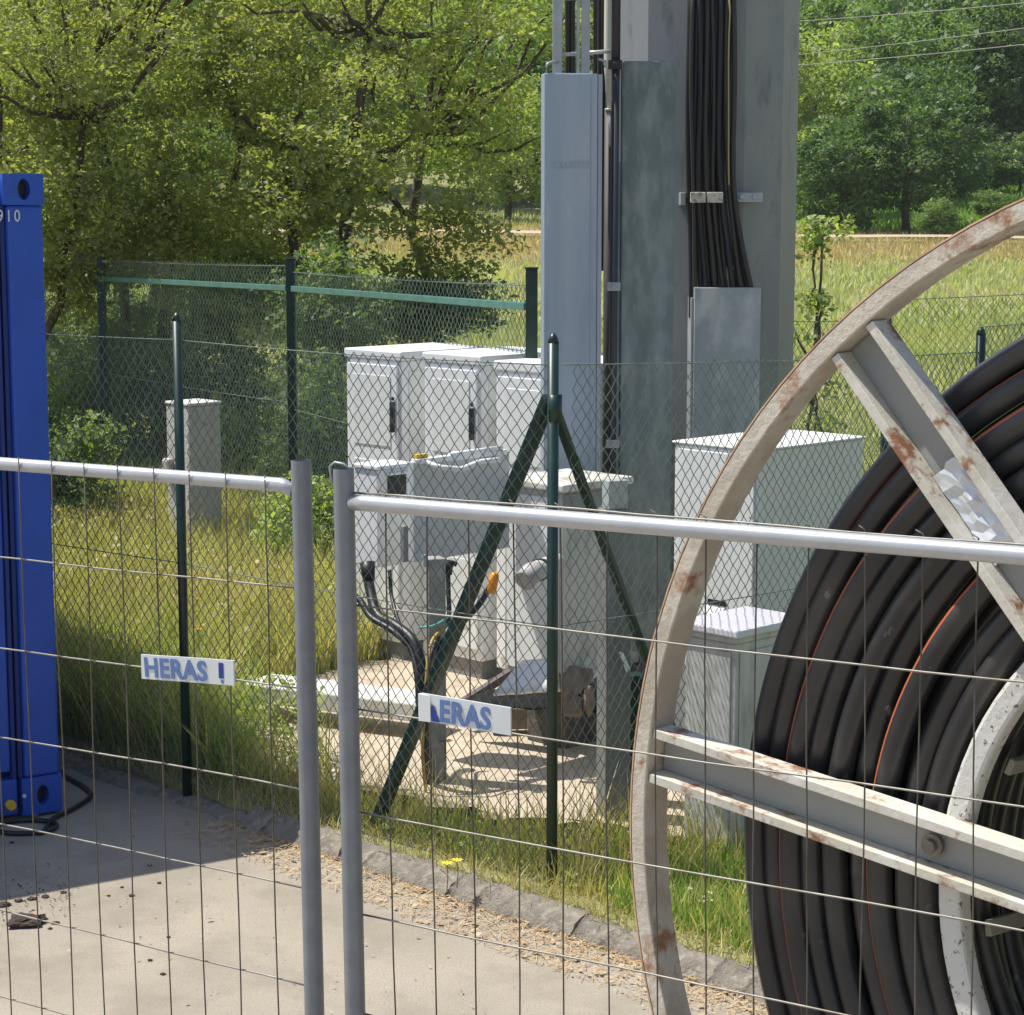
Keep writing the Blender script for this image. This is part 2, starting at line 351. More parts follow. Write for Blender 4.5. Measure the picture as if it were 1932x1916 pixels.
# ================================================================== MAST WITH ITS COVERS, LADDER AND CABLES
MY = 10.75
mc = AT(1321, 700, MY); mr = .475; mc.z = 0
mast = thing('mast', 'thick grey steel antenna mast rising behind the white cabinets', 'mast', (mc.x, mc.y, 0))
mb = MB(); R12 = mr * .985; ring = [(R12 * math.cos(R(259.9 + 30 * k)), R12 * math.sin(R(259.9 + 30 * k))) for k in range(12)]
for k in range(12): a, b = ring[k], ring[(k + 1) % 12]; mb.quad([(a[0], a[1], .1), (b[0], b[1], .1), (b[0], b[1], 7), (a[0], a[1], 7)])
mb.quad([(p[0], p[1], 7) for p in ring]); obj('shaft', mb, MAST, mast, .010)
mb = MB(); mb.box((-.42, -.42, .02), (.60, .70, .24)); obj('foundation', mb, BRICKB, mast, .02)
# clamp bracket on the shaft
lo = loc_of(mast)
fr = mc.y - mr
mb = MB()
for x0, x1 in ((1303, 1331), (1334, 1364)):
    a = AT(x0, 363, fr - .12); b = AT(x1, 383, fr - .12); mb.box(tuple(lo((a.x, fr - .13, b.z))), tuple(lo((b.x, fr - .095, a.z))))
obj('clamp_block', mb, mat('clamp_cream', (.55, .53, .45), .5, 0, .1, 30, (.3, .28, .22), 40), mast, .004)
mb = MB(); a = AT(1386, 364, fr - .02); b = AT(1438, 382, fr - .02); mb.box(tuple(lo((a.x, fr - .05, b.z))), tuple(lo((b.x, fr + .05, a.z))))
mb.cyl(lo((a.x + .03, fr - .05, a.z - .02)), lo((a.x + .03, fr - .075, a.z - .02)), .012, 8); mb.cyl(lo((a.x + .09, fr - .05, a.z - .02)), lo((a.x + .09, fr - .075, a.z - .02)), .012, 8)
obj('clamp_bracket', mb, GALV, mast, .003)
mb = MB(); a = AT(1286, 364, fr + .03); mb.box(tuple(lo((a.x - .012, fr - .06, a.z - .06))), tuple(lo((a.x + .012, fr + .10, a.z)))); obj('clamp_bracket', mb, GALV, mast, .003)

# the tall channel in front, left: folded cover with raised lettering
rz = R(17)
a = AT(1027, 138, 9.75); b = AT(1140, 140, 9.78); wch = (b - a).length
ch = thing('cable_channel', 'tall pale blue-grey steel cable channel with raised lettering, left of the mast', 'cable channel', (a.x, a.y, 0), R(8))
top = a.z; wch = .268
mb = MB(); mb.box((0, 0, .45), (wch - .022, .10, top)); obj('cover_plate', mb, COVER, ch, .006)
mb = MB(); mb.box((wch - .020, .004, .45), (wch, .104, top - .004)); mb.box((wch - .055, -.004, .45), (wch - .050, 0.001, top - .01)); obj('edge_flange', mb, mat('cover_edge', (.34, .38, .44), .45, .3, .1, 3, None, 8, (.5, .6), 0, 40, (1, 1, .2)), ch, .002)
cu = bpy.data.curves.new('raised_lettering', 'FONT'); cu.body = 'CLUSTER'; cu.size = .046; cu.extrude = .0010; cu.offset = .0004; cu.space_character = .98
lt = font_mesh('lettering', cu, COVER); link(lt, ch); zt = AT(1045, 318, 9.75).z; lt.location = (.040, -.0015, zt); lt.rotation_euler = (R(90), 0, 0)
# lifting frame above: two uprights, two rungs
mb = MB()
def CHX(px, py=80, Yd=9.8): return AT(px, py, Yd)
def upright(px0, px1, Yd, zb, zt, dep, name, m, parent, mm=.002):
    lo = loc_of(parent); a = AT(px0, 80, Yd); b = AT(px1, 80, Yd); mb = MB()
    p = lo((a.x, Yd, zb)); q = lo((b.x, Yd, zt)); mb.box((p.x, p.y, zb), (q.x, p.y + dep, zt)); return obj(name, mb, m, parent, mm)
frame = thing('cable_ladder', 'galvanised cable ladder standing above the tall channel, at top centre', 'cable ladder', (a.x, a.y + .02, 0))
upright(1043, 1061, 9.83, top - .1, 6.5, .05, 'side_rail', GALV, frame)
upright(1088, 1094, 9.80, top - .1, 6.5, .03, 'side_rail', GALV, frame)
upright(1097, 1113, 9.80, top - .1, 6.5, .03, 'side_rail', GALV, frame)
lo = loc_of(frame)
for (x0, y0, x1, y1) in ((1050, 104, 1091, 102), (1100, 101, 1152, 97), (1050, -2, 1140, -5)):
    mb = MB(); mb.tube([lo(AT(x0, y0, 9.87)), lo(AT(x1, y1, 9.87))], .009, 8); obj('rung', mb, mat('rung_bright', (.6, .6, .58), .4, .2), frame)
mb = MB(); mb.tube([lo(AT(1030, 128, 9.76)), lo(AT(1033, 121, 9.76)), lo(AT(1042, 117, 9.8)), lo(AT(1052, 118, 9.83))], .006, 6); obj('hook', mb, GALV, frame)
mb = MB(); mb.tube([lo(AT(1142, 128, 9.8)), lo(AT(1142, 116, 9.8)), lo(AT(1130, 112, 9.82))], .006, 6); obj('hook', mb, GALV, frame)
# thick feeder cables behind the ladder
for i, (x0, x1, lab) in enumerate(((1066, 1085, 'black feeder cables bundled behind the ladder, left bunch'), (1120, 1142, 'black feeder cables bundled behind the ladder, right bunch'))):
    t = thing('feeder_cables', lab, 'cable bundle', tuple(AT(x0, 80, 10.1).xy) + (0,), 0, 'feeder cables behind the ladder'); lo = loc_of(t)
    n = 3
    for k in range(n):
        px = x0 + (x1 - x0) * (k + .5) / n; p = AT(px, 80, 10.05 + .02 * (k % 2)); mb = MB(); pts = []
        for z in np.linspace(2.2, 6.5, 14): pts.append(lo((p.x + random.uniform(-.002, .002), p.y + random.uniform(-.003, .003), z)))
        mb.tube(pts, (x1 - x0) / n / F * 10.1 * .55, 8); obj('cable', mb, RUB, t)
# pointed white tube and dark down pipe between the two covers
pc = AT(1150, 80, 9.95); t = thing('sleeve_pipe', 'cream tube narrowing to a point between channel and mast', 'pipe', (pc.x, pc.y, 0)); lo = loc_of(t)
mb = MB(); mb.tube([(0, 0, 6.5), (0, 0, AT(1150, 120, 9.95).z), (.004, 0, AT(1150, 203, 9.95).z)], [.026, .026, .015], 12); obj('tube', mb, mat('cream_tube', (.62, .60, .52), .5, 0, .05), t)
mb = MB(); z0 = AT(1150, 205, 9.95).z; mb.tube([(.004, 0, z0), (.004, 0, z0 - .012)], .024, 12); mb.tube([(.004, 0, z0 - .012), (.009, 0, AT(1150, 262, 9.95).z)], [.012, .002], 8); obj('tip', mb, GALV, t)
pc = AT(1162, 80, 9.86); t = thing('down_pipe', 'dark narrow pipe running down between channel and green cover', 'pipe', (pc.x, pc.y, 0))
mb = MB(); mb.tube([(0, 0, 6.5), (0, 0, AT(1162, 118, 9.86).z)], .021, 12); mb.tube([(0, 0, AT(1162, 118, 9.86).z), (-.008, 0, .6)], .019, 12)
obj('pipe_body', mb, mat('pipe_dark', (.035, .04, .055), .45, .2, .2, 8, (.06, .045, .03), 6, (.5, .7), 0, 30, (1, 1, .2)), t)
for py in (122, 541, 838):
    zc = AT(1160, py, 9.84).z; mb = MB(); mb.box((-.035, -.028, zc - .02), (.028, .02, zc + .02)); mb.cyl((-.005, -.028, zc), (-.005, -.045, zc), .010, 8); obj('clip', mb, GALV if py > 200 else DARK, t, .004)
# brown inner conduit
mb = MB(); p = AT(1148, 500, 9.98); mb.tube([(p.x - pc.x, p.y - pc.y, AT(1148, 205, 9.98).z), (p.x - pc.x, p.y - pc.y, .5)], .024, 10); obj('inner_conduit', mb, mat('conduit_brown', (.05, .04, .035), .6, 0, .3), t)

# green-grey half cover in front of the mast
a = AT(1174, 115, 9.9); b = AT(1276, 115, 9.95); gc = thing('cable_cover', 'dull green-grey steel cover in front of the mast, right of the dark pipe', 'cable cover', (a.x, a.y, 0), R(6)); wg = (b.x - a.x) * 1.0
mb = MB(); mb.box((0, 0, .4), (wg, .16, a.z)); obj('cover_plate', mb, COVERG, gc, .008)
mb = MB(); mb.box((-.016, .008, .4), (-.002, .05, AT(1172, 306, 9.9).z)); obj('edge_flange', mb, COVERG, gc, .002)
mb = MB(); mb.box((-.018, .01, AT(1172, 306, 9.9).z), (-.002, .05, AT(1172, 120, 9.9).z)); obj('edge_flange', mb, mat('flange_light', (.50, .50, .46), .5, .1), gc, .002)

# the mast cable bundle that flares at its foot
t = thing('cable_bundle', 'bundle of black-brown cables hanging down the front of the mast', 'cable bundle', (mc.x, fr - .06, 0)); lo = loc_of(t); nC = 14
for k in range(nC):
    f = k / (nC - 1); mb = MB(); pts = []; dy = .05 + (.025 if k % 2 else 0) + random.uniform(-.008, .008); ph = random.uniform(0, 6)
    for py in (-40, 30, 90, 150, 210, 270, 330, 372, 410, 450, 490, 520, 548, 600):
        L = 1300 + (0 if py < 380 else (py - 380) * .02); Rr = 1384 + (0 if py < 300 else (py - 300) ** 1.6 * .0048)
        px = L + (Rr - L) * f + 2.2 * math.sin(py * .013 + ph); pts.append(lo(AT(px, py, fr - dy)))
    mb.tube(pts, .0135 + random.uniform(-.003, .002), 7); obj('cable', mb, RUB if k % 3 else DARK, t)
mb = MB(); pts = [lo(AT(1376 + (1.5 * math.sin(py * .1)), py, fr - .105)) for py in (-20, 20, 60, 110, 170, 230, 300, 350)]; mb.tube(pts, .004, 6); obj('cable', mb, mat('cable_yellow', (.38, .33, .14), .5), t)
# mottled sheet cover at the foot of the bundle
a = AT(1311, 543, 10.15); b = AT(1437, 543, 10.15); t = thing('cable_cover', 'mottled galvanised box cover at the foot of the mast cables', 'cable cover', (a.x, a.y, 0), R(3))
mb = MB(); mb.box((0, 0, .5), (b.x - a.x, .22, a.z)); obj('cover_plate', mb, MOTT, t, .004)
mb = MB(); zc = AT(1380, 504, 10.2).z; mb.box((.157, .05, a.z), (.193, .07, zc)); obj('strap', mb, mat('strap_grey', (.40, .40, .37), .5), t, .003)
mb = MB(); mb.box((-.012, .03, .5), (-.002, .2, AT(1305, 562, 10.2).z)); obj('edge_flange', mb, GALV, t, .001)

# ================================================================== CABINETS
def cab_at(px, py, Yd): p = AT(px, py, Yd); return p
def cabinet(name, label, cat, px, py, Yd, z0, W, L, m, group=None, roof=0, door=True, handle=None, bev=.006, plinth=0):
    p = AT(px, py, Yd); t = thing(name, label, cat, (p.x, p.y, z0), CA, group); h = p.z - z0
    mb = MB(); mb.box((0, 0, plinth), (L, W, h - roof)); obj('body', mb, m, t, bev)
    if roof: mb = MB(); mb.box((-.010, -.010, h - roof + .001), (L + .010, W + .010, h)); obj('roof', mb, m, t, .008)
    if plinth: mb = MB(); mb.box((.02, .02, 0), (L - .02, W - .02, plinth - .001)); obj('plinth', mb, LIDG, t)
    return t, h
# three white cabinets in a row: door face towards the sun side
rows = [(757, 664, 10.95, .44, 'white equipment cabinet with door handle, leftmost of the three in a row'), (908, 672, 10.50, .42, 'white equipment cabinet with door handle, middle of the three in a row'), (1066, 690, 10.04, .47, 'white equipment cabinet, rightmost of the three, half hidden by the channel')]
for i, (px, py, Yd, W, lab) in enumerate(rows):
    t, h = cabinet('equipment_cabinet', lab, 'cabinet', px, py, Yd, .12, W, .62, WHITE, 'white cabinets in a row', roof=.05, plinth=.1)
    mb = MB(); mb.box((-.014, .022, .16), (-.001, W - .022, h - .075)); d = obj('door', mb, WHITE, t, .004)
    # pressed panels of the door
    for z0_, z1_ in ((h - .50, h - .13), (h - .98, h - .58), (h - 1.38, h - 1.03)):
        mb = MB(); mb.box((-.0185, .07, z0_), (-.0145, W - .075, z1_)); obj('door_panel', mb, WHITE2, d, .002)
    mb = MB(); zc = h - .335 if i < 2 else h - .36; mb.box((-.04, .028, zc - .085), (-.020, .054, zc + .075)); mb.box((-.028, .034, zc + .08), (-.018, .052, zc + .10)); obj('handle', mb, DARK, d, .005)
    mb = MB(); mb.box((.05, -.0045, .2), (.57, -.001, h - .1)); obj('side_panel', mb, WHITE2, t, .002)
# tall pale cabinet on the right
t, h = cabinet('equipment_cabinet', 'large pale cabinet seen past the reel rim, right of the mast', 'cabinet', 1434, 848, 8.75, .10, .47, .72, WHITE2, None, roof=.012, bev=.008)
mb = MB(); mb.box((-.012, .02, .05), (-.001, .435, h - .03)); d = obj('door', mb, WHITE2, t, .004)
mb = MB(); mb.box((-.004, .425, .02), (.0, .453, h - .02)); obj('corner_post', mb, WHITE2, t, .002)
pz = AT(1368, 1137, 8.9).z - .10
mb = MB(); mb.box((-.016, .16, pz - .012), (-.012, .26, pz + .012)); obj('slot', mb, DARK, d)
mb = MB(); mb.hexa([(-.045, .15, pz - .05), (-.045, .27, pz - .05), (-.013, .27, pz - .05), (-.013, .15, pz - .05), (-.030, .16, pz - .018), (-.030, .26, pz - .018), (-.013, .26, pz - .018), (-.013, .16, pz - .018)]); obj('hood', mb, WHITE, d, .002)
# low grey cabinet in front of it
p = AT(1389, 1203, 7.66); t, h = cabinet('meter_cabinet', 'low grey stained cabinet with pale lid, left of the cable drum', 'cabinet', 1389, 1203, 7.66, .02, .245, .36, STAINED, None, roof=.028)
mb = MB(); mb.box((-.008, .02, .1), (-.001, .225, h - .06)); obj('door', mb, STAINED, t, .003)
mb = MB(); mb.box((-.03, -.03, h + .001), (.39, .275, h + .03)); obj('lid', mb, mat('lid_pale', (.62, .61, .66), .45, 0, .05), t, .006)
mb = MB(); mb.box((.02, -.008, .1), (.34, -.001, h - .06)); obj('side_panel', mb, STAINED, t, .003)
# central cabinet with spout
t, h = cabinet('junction_cabinet', 'grey cabinet with flat lid and pipe elbow behind the corner fence post', 'cabinet', 1062, 930, 9.0, .46, .36, .40, STAINED, None, roof=0)
MC = t
mb = MB(); mb.box((-.02, -.02, h + .001), (.43, .39, h + .035)); obj('lid', mb, mat('lid_cream', (.60, .59, .54), .5, 0, .06, 9, (.4, .38, .3), 12), t, .008)
mb = MB(); mb.box((.0, -.010, h - .10), (.40, -.001, h - .008)); obj('lid_shade_band', mb, LIDG, t, .003)  # dark band that paints the shade beneath the lid
mb = MB(); mb.box((-.004, .02, .02), (-.001, .34, h - .03)); obj('door', mb, WHITE, t, .002)
mb = MB(); mb.box((.10, .08, -.34), (.36, .32, -.001)); obj('plinth', mb, BRICKB, t, .01)
lo = loc_of(t)
ea = AT(1040, 1068, 8.72)
mb = MB(); A_ = AT(1050, 1062, 9.0); B_ = AT(1002, 1082, 8.62); C_ = AT(980, 1108, 8.55)
mb.tube([lo(A_), lo(B_)], .042, 16); obj('pipe_elbow', mb, mat('pipe_offwhite', (.50, .48, .46), .45, 0, .08), t)
mb = MB(); mb.tube([lo(B_ + (A_ - B_) * .38), lo(B_ + (A_ - B_) * .30)], .047, 16); obj('collar', mb, DARK, t)
mb = MB(); mb.tube([lo(B_ + (A_ - B_) * .12), lo(B_), lo(B_ + (C_ - B_) * .6)], .045, 16); obj('pipe_end', mb, mat('pipe_grey', (.40, .38, .37), .5), t)
# small cabinet and switch box on posts (left front)
t, h = cabinet('meter_box', 'small white box with dark window on the post rack', 'electrical box', 712, 888, 8.95, .0, .15, .17, WHITE, None)
bpy.data.objects.remove(t.children[0]); zb = AT(712, 1072, 8.95).z; lo = loc_of(t)
mb = MB(); mb.box((0, 0, zb), (.20, .15, h)); obj('body', mb, WHITE, t, .006)
mb = MB(); mb.box((-.008, -.010, h + .001), (.21, .16, h + .018)); obj('lid', mb, WHITE, t, .004)
zc = AT(740, 918, 8.9).z; mb = MB(); mb.box((.055, -.006, zc - .055), (.16, -.001, zc + .035)); obj('window', mb, DARK, t, .003)
mb = MB(); mb.box((.045, -.022, zc + .036), (.17, -.001, zc + .046)); obj('hood', mb, WHITE, t, .001)
t, h = cabinet('switch_box', 'wide pale grey box carrying white fittings, on the post rack', 'electrical box', 781, 872, 8.80, .0, .04, .63, WHITE2, None)
bpy.data.objects.remove(t.children[0]); zb = AT(800, 1062, 8.80).z
mb = MB(); mb.box((0, 0, zb), (.56, .035, h)); obj('body', mb, mat('box_pale_grey', (.50, .52, .52), .5, 0, .06, 4), t, .006)
mb = MB(); mb.box((.01, -.008, h - .012), (.54, .032, h + .010)); obj('lid', mb, WHITE, t, .004)
mb = MB(); mb.box((.02, .004, h + .011), (.085, .03, h + .028)); obj('clip', mb, YEL, t, .003)
mb = MB(); lo = loc_of(t)
q = [AT(842, 866, 8.95), AT(850, 858, 8.95), AT(947, 845, 9.15), AT(944, 858, 9.15), AT(935, 866, 9.15)]
mb.tube([lo(v) for v in q], .010, 8); obj('handle_bar', mb, WHITE, t)
mb = MB(); mb.tube([lo(AT(800, 872, 8.85)), lo(AT(830, 882, 8.8)), lo(AT(870, 886, 8.85)), lo(AT(905, 872, 9.0)), lo(AT(940, 868, 9.1))], .012, 8); obj('conduit', mb, WHITE, t)
mb = MB(); zl = AT(716, 1025, 8.9).z; mb.box((-.085, -.03, AT(760, 1052, 8.85).z), (-.06, -.005, AT(760, 985, 8.85).z)); obj('latch', mb, LIDG, t, .003)
# posts carrying the boxes
for (x0, x1, ytop, ybot, Yd, m, nm, lab) in ((800, 838, 1052, 1530, 8.62, mat('post_grey', (.27, .27, .26), .8, 0, .15, 8, (.36, .35, .33), 12), 'support_post', 'grey square post carrying the electrical boxes'),
                                      (1133, 1187, 960, 1600, 8.10, mat('post_zinc', (.19, .20, .20), .6, .2, .12, 5, (.27, .27, .26), 7, (.5, .7), .03, 40, (1, 1, .3)), 'sign_post', 'stout grey square post in front of the central cabinet')):
    p = AT((x0 + x1) / 2, ytop, Yd); wd = (x1 - x0) / F * Yd; zt = p.z
    t = thing(nm, lab, 'post', (p.x, p.y, 0), CA * 0 + R(20)); mb = MB(); mb.box((-wd / 2 * .93, -wd / 2, 0), (wd / 2 * .93, wd / 2, zt)); obj('shaft', mb, m, t, .006)
    if nm == 'sign_post':
        mb = MB(); z2 = AT(1160, 905, Yd).z; mb.box((-.040, -.036, zt + .001), (.040, .036, z2)); obj('head', mb, mat('post_head', (.42, .46, .46), .5, .2, .1), t, .004)
        mb = MB(); a1 = AT(1168, 1230, 8.02); lo = loc_of(t); mb.quad([lo(a1), lo(AT(1176, 1232, 8.02)), lo(AT(1189, 1262, 8.02)), lo(AT(1182, 1270, 8.02))]); o = obj('torn_tag', mb, WHITE, t); md = o.modifiers.new('s', 'SOLIDIFY'); md.thickness = .002
    else:
        mb = MB(); mb.box((-.062, -.05, zt - .03), (-.043, -.03, zt + .02)); obj('bracket', mb, GALV, t, .002)
p = AT(1190, 1300, 8.3); t = thing('fence_post', 'short dark green post just behind the stout grey post', 'post', (p.x, p.y, 0), R(20)); mb = MB(); mb.box((-.045, -.04, 0), (.045, .04, AT(1190, 1272, 8.3).z)); obj('shaft', mb, GREEN, t, .005)
# concrete pillar in the weeds
p = AT(356, 768, 13.6); t = thing('concrete_pillar', 'square rough concrete pillar standing in weeds behind the fence', 'pillar', (p.x, p.y, H(p.x, p.y) - .1), CA)
hp = p.z - H(p.x, p.y) + .1; mb = MB(); mb.box((0, 0, 0), (.255, .255, hp)); o = obj('block', mb, PILL, t, .012)
mb = MB(); mb.box((-.006, -.006, hp + .001), (.262, .262, hp + .022)); obj('cap', mb, SLABW, t, .008)
mb = MB(); lo = loc_of(t); zc = AT(316, 880, 13.7).z; mb.box((-.05, .17, zc - t.location.z - .10), (-.001, .25, zc - t.location.z + .05)); obj('lug', mb, PILL, t, .02)

# ================================================================== CABLES AT THE BOXES
def hang(name, label, cat, pts, r, m, group=None, n=8):
    P = [Vector(p) for p in pts]; Q = []
    for i in range(len(P) - 1):
        p0 = P[max(i - 1, 0)]; p1 = P[i]; p2 = P[i + 1]; p3 = P[min(i + 2, len(P) - 1)]
        for k in range(6):
            t_ = k / 6; Q.append(.5 * ((2 * p1) + (-p0 + p2) * t_ + (2 * p0 - 5 * p1 + 4 * p2 - p3) * t_ ** 2 + (-p0 + 3 * p1 - 3 * p2 + p3) * t_ ** 3))
    Q.append(P[-1]); mb = MB(); mb.tube(Q, r, n); o = obj(name, mb, m); return tag(o, label, cat, group)
g_ = 'cables hanging from the electrical boxes'
hang('cable', 'thick black cable from the meter box curving down to the ground', 'cable', [AT(692, 1070, 8.9), AT(698, 1110, 8.85), AT(712, 1160, 8.75), AT(745, 1180, 8.65), AT(780, 1210, 8.55), AT(795, 1260, 8.5), AT(800, 1320, 8.48), AT(803, 1400, 8.5), AT(812, 1500, 8.6)], .022, DARK, g_)
hang('cable', 'black cable from the left drooping behind the meter box', 'cable', [AT(640, 1110, 8.9), AT(676, 1130, 8.8), AT(700, 1165, 8.72), AT(740, 1190, 8.62), AT(775, 1225, 8.55), AT(788, 1280, 8.47), AT(790, 1330, 8.45)], .014, DARK, g_)
hang('cable', 'thin black cable dropping from the underside of the meter box', 'cable', [AT(735, 1075, 8.88), AT(738, 1120, 8.85), AT(748, 1160, 8.75), AT(757, 1185, 8.65)], .008, DARK, g_)
hang('cable', 'black cable rising to the wide grey box', 'cable', [AT(845, 1068, 8.8), AT(846, 1120, 8.75), AT(846, 1170, 8.7), AT(825, 1205, 8.58), AT(808, 1260, 8.5), AT(805, 1340, 8.47)], .010, DARK, g_)
hang('cable', 'black cable sweeping right towards the orange tag', 'cable', [AT(925, 1105, 8.9), AT(905, 1140, 8.8), AT(868, 1180, 8.7), AT(835, 1215, 8.58), AT(815, 1290, 8.5)], .013, DARK, g_)
hang('cable', 'amber-striped cable beside the box post', 'cable', [AT(838, 1185, 8.6), AT(815, 1210, 8.52), AT(806, 1260, 8.44), AT(802, 1330, 8.42), AT(797, 1420, 8.4), AT(806, 1520, 8.45)], .007, mat('cable_amber', (.42, .27, .06), .5), g_)
hang('cord', 'thin turquoise cord looped over the black cables', 'cord', [AT(790, 1185, 8.5), AT(815, 1182, 8.5), AT(835, 1172, 8.55), AT(850, 1160, 8.6)], .005, TEAL)
mb = MB(); a = AT(930, 1078, 8.7); 
for k in range(1): mb.tube([AT(934, 1080, 8.7), AT(933, 1086, 8.7), AT(928, 1110, 8.7), AT(925, 1120, 8.7)], [.010, .020, .022, .012], 10)
o = obj('marker_tag', mb, ORAN); tag(o, 'orange plastic tag hanging on a cable beside the fence brace', 'tag')
mb = MB(); mb.tube([AT(845, 1058, 8.75), AT(845, 1085, 8.75)], [.024, .018], 10); mb.tube([AT(850, 1060, 8.75), AT(862, 1066, 8.75)], .010, 8); o = obj('cable_gland', mb, DARK); tag(o, 'black cable connector under the wide grey box', 'connector')
mb = MB(); mb.tube([AT(693, 1062, 8.9), AT(696, 1096, 8.87)], [.034, .026], 10); o = obj('cable_gland', mb, DARK); tag(o, 'black cable gland under the meter box', 'connector')

# ================================================================== DEBRIS AND SLABS ON THE APRON
def slabbox(name, label, cat, a, b, wd, th, m, z, bev=.008, tilt=0):
    a = Vector((a.x, a.y, z)); b = Vector((b.x, b.y, z)); d = b - a; t = thing(name, label, cat, (a.x, a.y, z), math.atan2(d.y, d.x))
    mb = MB(); L = d.length; n = 8; mb.box((0, 0, -th), (L, wd, 0)); obj('block', mb, m, t, bev); return t
slabbox('concrete_edging', 'long pale concrete edging beam lying behind the fence', 'edging beam', G(455, 1290, .29), G(792, 1330, .29), .25, .085, SLABW, .29)
slabbox('concrete_edging', 'short end of concrete edging behind the left advertising plate', 'edging beam', G(330, 1307, .24), G(452, 1297, .24), .20, .14, SLABW, .24)
slabbox('timber_beam', 'weathered timber beam lying left of the corner post', 'timber beam', G(925, 1338, .25), G(1055, 1335, .25), .10, .10, WOOD, .25)
slabbox('concrete_edging', 'concrete edging running from corner post to the stout grey post', 'edging beam', G(1050, 1325, .25), G(1180, 1352, .25), .09, .13, SLABW, .25)
mb = MB(); mb.bar(AT(868, 1330, 9.45), AT(1045, 1218, 9.75), .035, .035); o = obj('steel_rod', mb, mat('rod_brown', (.09, .07, .07), .6)); tag(o, 'dark brown rod leaning from the edging up towards the cabinet', 'rod')
def sheet(name, label, cat, pts, m, th=.02, nseg=6, wob=.01):
    P = [Vector(p) for p in pts]; mb = MB(); rg = random.Random(len(label))
    gr = [[P[0].lerp(P[1], i / nseg).lerp(P[3].lerp(P[2], i / nseg), j / nseg) + Vector((0, 0, rg.uniform(-wob, wob))) for i in range(nseg + 1)] for j in range(nseg + 1)]
    b = len(mb.v)
    for r in gr: mb.v += [tuple(p) for p in r]
    k = nseg + 1
    for j in range(nseg):
        for i in range(nseg): mb.f.append((b + j * k + i, b + j * k + i + 1, b + (j + 1) * k + i + 1, b + (j + 1) * k + i)); mb.m.append(0); mb.sm.append(True)
    o = obj(name, mb, m); md = o.modifiers.new('s', 'SOLIDIFY'); md.thickness = th; return tag(o, label, cat)
SHB = mat('sheet_black', (.018, .018, .02), .9, 0, .2, spec=.15)
WPAN = mat('panel_white', (.78, .78, .77), .6, 0, .04)
sheet('white_panel', 'white sheet panel lying among debris left of the corner post', 'panel', [AT(930, 1308, 8.75), AT(1040, 1302, 8.70), AT(1040, 1242, 8.85), AT(985, 1246, 8.95)], WPAN, .015, 4, .003)
sheet('white_panel', 'white sheet panel propped between corner post and stout grey post', 'panel', [AT(1050, 1300, 9.05), AT(1135, 1300, 8.9), AT(1138, 1238, 9.3), AT(1050, 1235, 9.45)], WPAN, .015, 4, .003)
sheet('black_sheet', 'crumpled black plastic sheet on the ground left of the corner post', 'plastic sheet', [AT(868, 1328, 9.28), AT(1040, 1340, 9.0), AT(1035, 1290, 9.12), AT(925, 1298, 9.28)], SHB, .01, 8, .012)
sheet('black_sheet', 'crumpled black plastic sheet between corner post and stout grey post', 'plastic sheet', [AT(1075, 1345, 8.9), AT(1140, 1345, 8.8), AT(1138, 1268, 8.85), AT(1090, 1312, 8.9)], SHB, .01, 8, .010)
sheet('wooden_board', 'tilted brown wooden board beside the corner post', 'board', [AT(1062, 1345, 8.85), AT(1092, 1347, 8.82), AT(1118, 1262, 9.0), AT(1052, 1252, 9.05)], WOOD, .03, 4, .004)
hang('cord', 'thin dark looped cord over the white panel', 'cord', [AT(1040, 1300, 8.9), AT(1030, 1280, 8.95), AT(1036, 1250, 9.0), AT(1050, 1228, 9.0)], .005, DARK)
def stone(name, label, cat, c, r, m, seed=0, sq=(1, 1, .7)):
    bm = bmesh.new(); bmesh.ops.create_icosphere(bm, subdivisions=3 if name == 'earth_clod' else 2, radius=1)
    rg = random.Random(seed)
    for v in bm.verts:
        k = 1 + rg.uniform(-.12, .12) + (.28 * math.sin(v.co.x * 4 + seed) * math.sin(v.co.y * 5 + seed * 2) + rg.uniform(-.1, .1) if name == 'earth_clod' else 0); v.co = Vector((v.co.x * r * sq[0] * k, v.co.y * r * sq[1] * k, v.co.z * r * sq[2] * k))
    me = bpy.data.meshes.new(name); bm.to_mesh(me); bm.free(); me.materials.append(m); o = bpy.data.objects.new(name, me); link(o); o.location = c; return tag(o, label, cat)
stone('concrete_lump', 'rounded pale concrete lump left of the stout grey post', 'stone', G(1122, 1385, .13), .09, mat('lump_pale', (.46, .44, .40), .9, 0, .12, 10), 3, (1.2, 1, .55))
stone('timber_stub', 'small upright wooden stub by the stout grey post', 'stub', AT(1112, 1322, 8.85), .055, WOOD, 5, (.5, .5, 1.3))
mb = MB(); pts = [G(1238, 1600, .1), G(1262, 1592, .11), G(1290, 1588, .11), G(1312, 1582, .11)]; mb.tube(pts, .016, 10); o = obj('hose', mb, SKYBLUE); tag(o, 'short dark blue hose lying in the grass under the reel', 'hose')

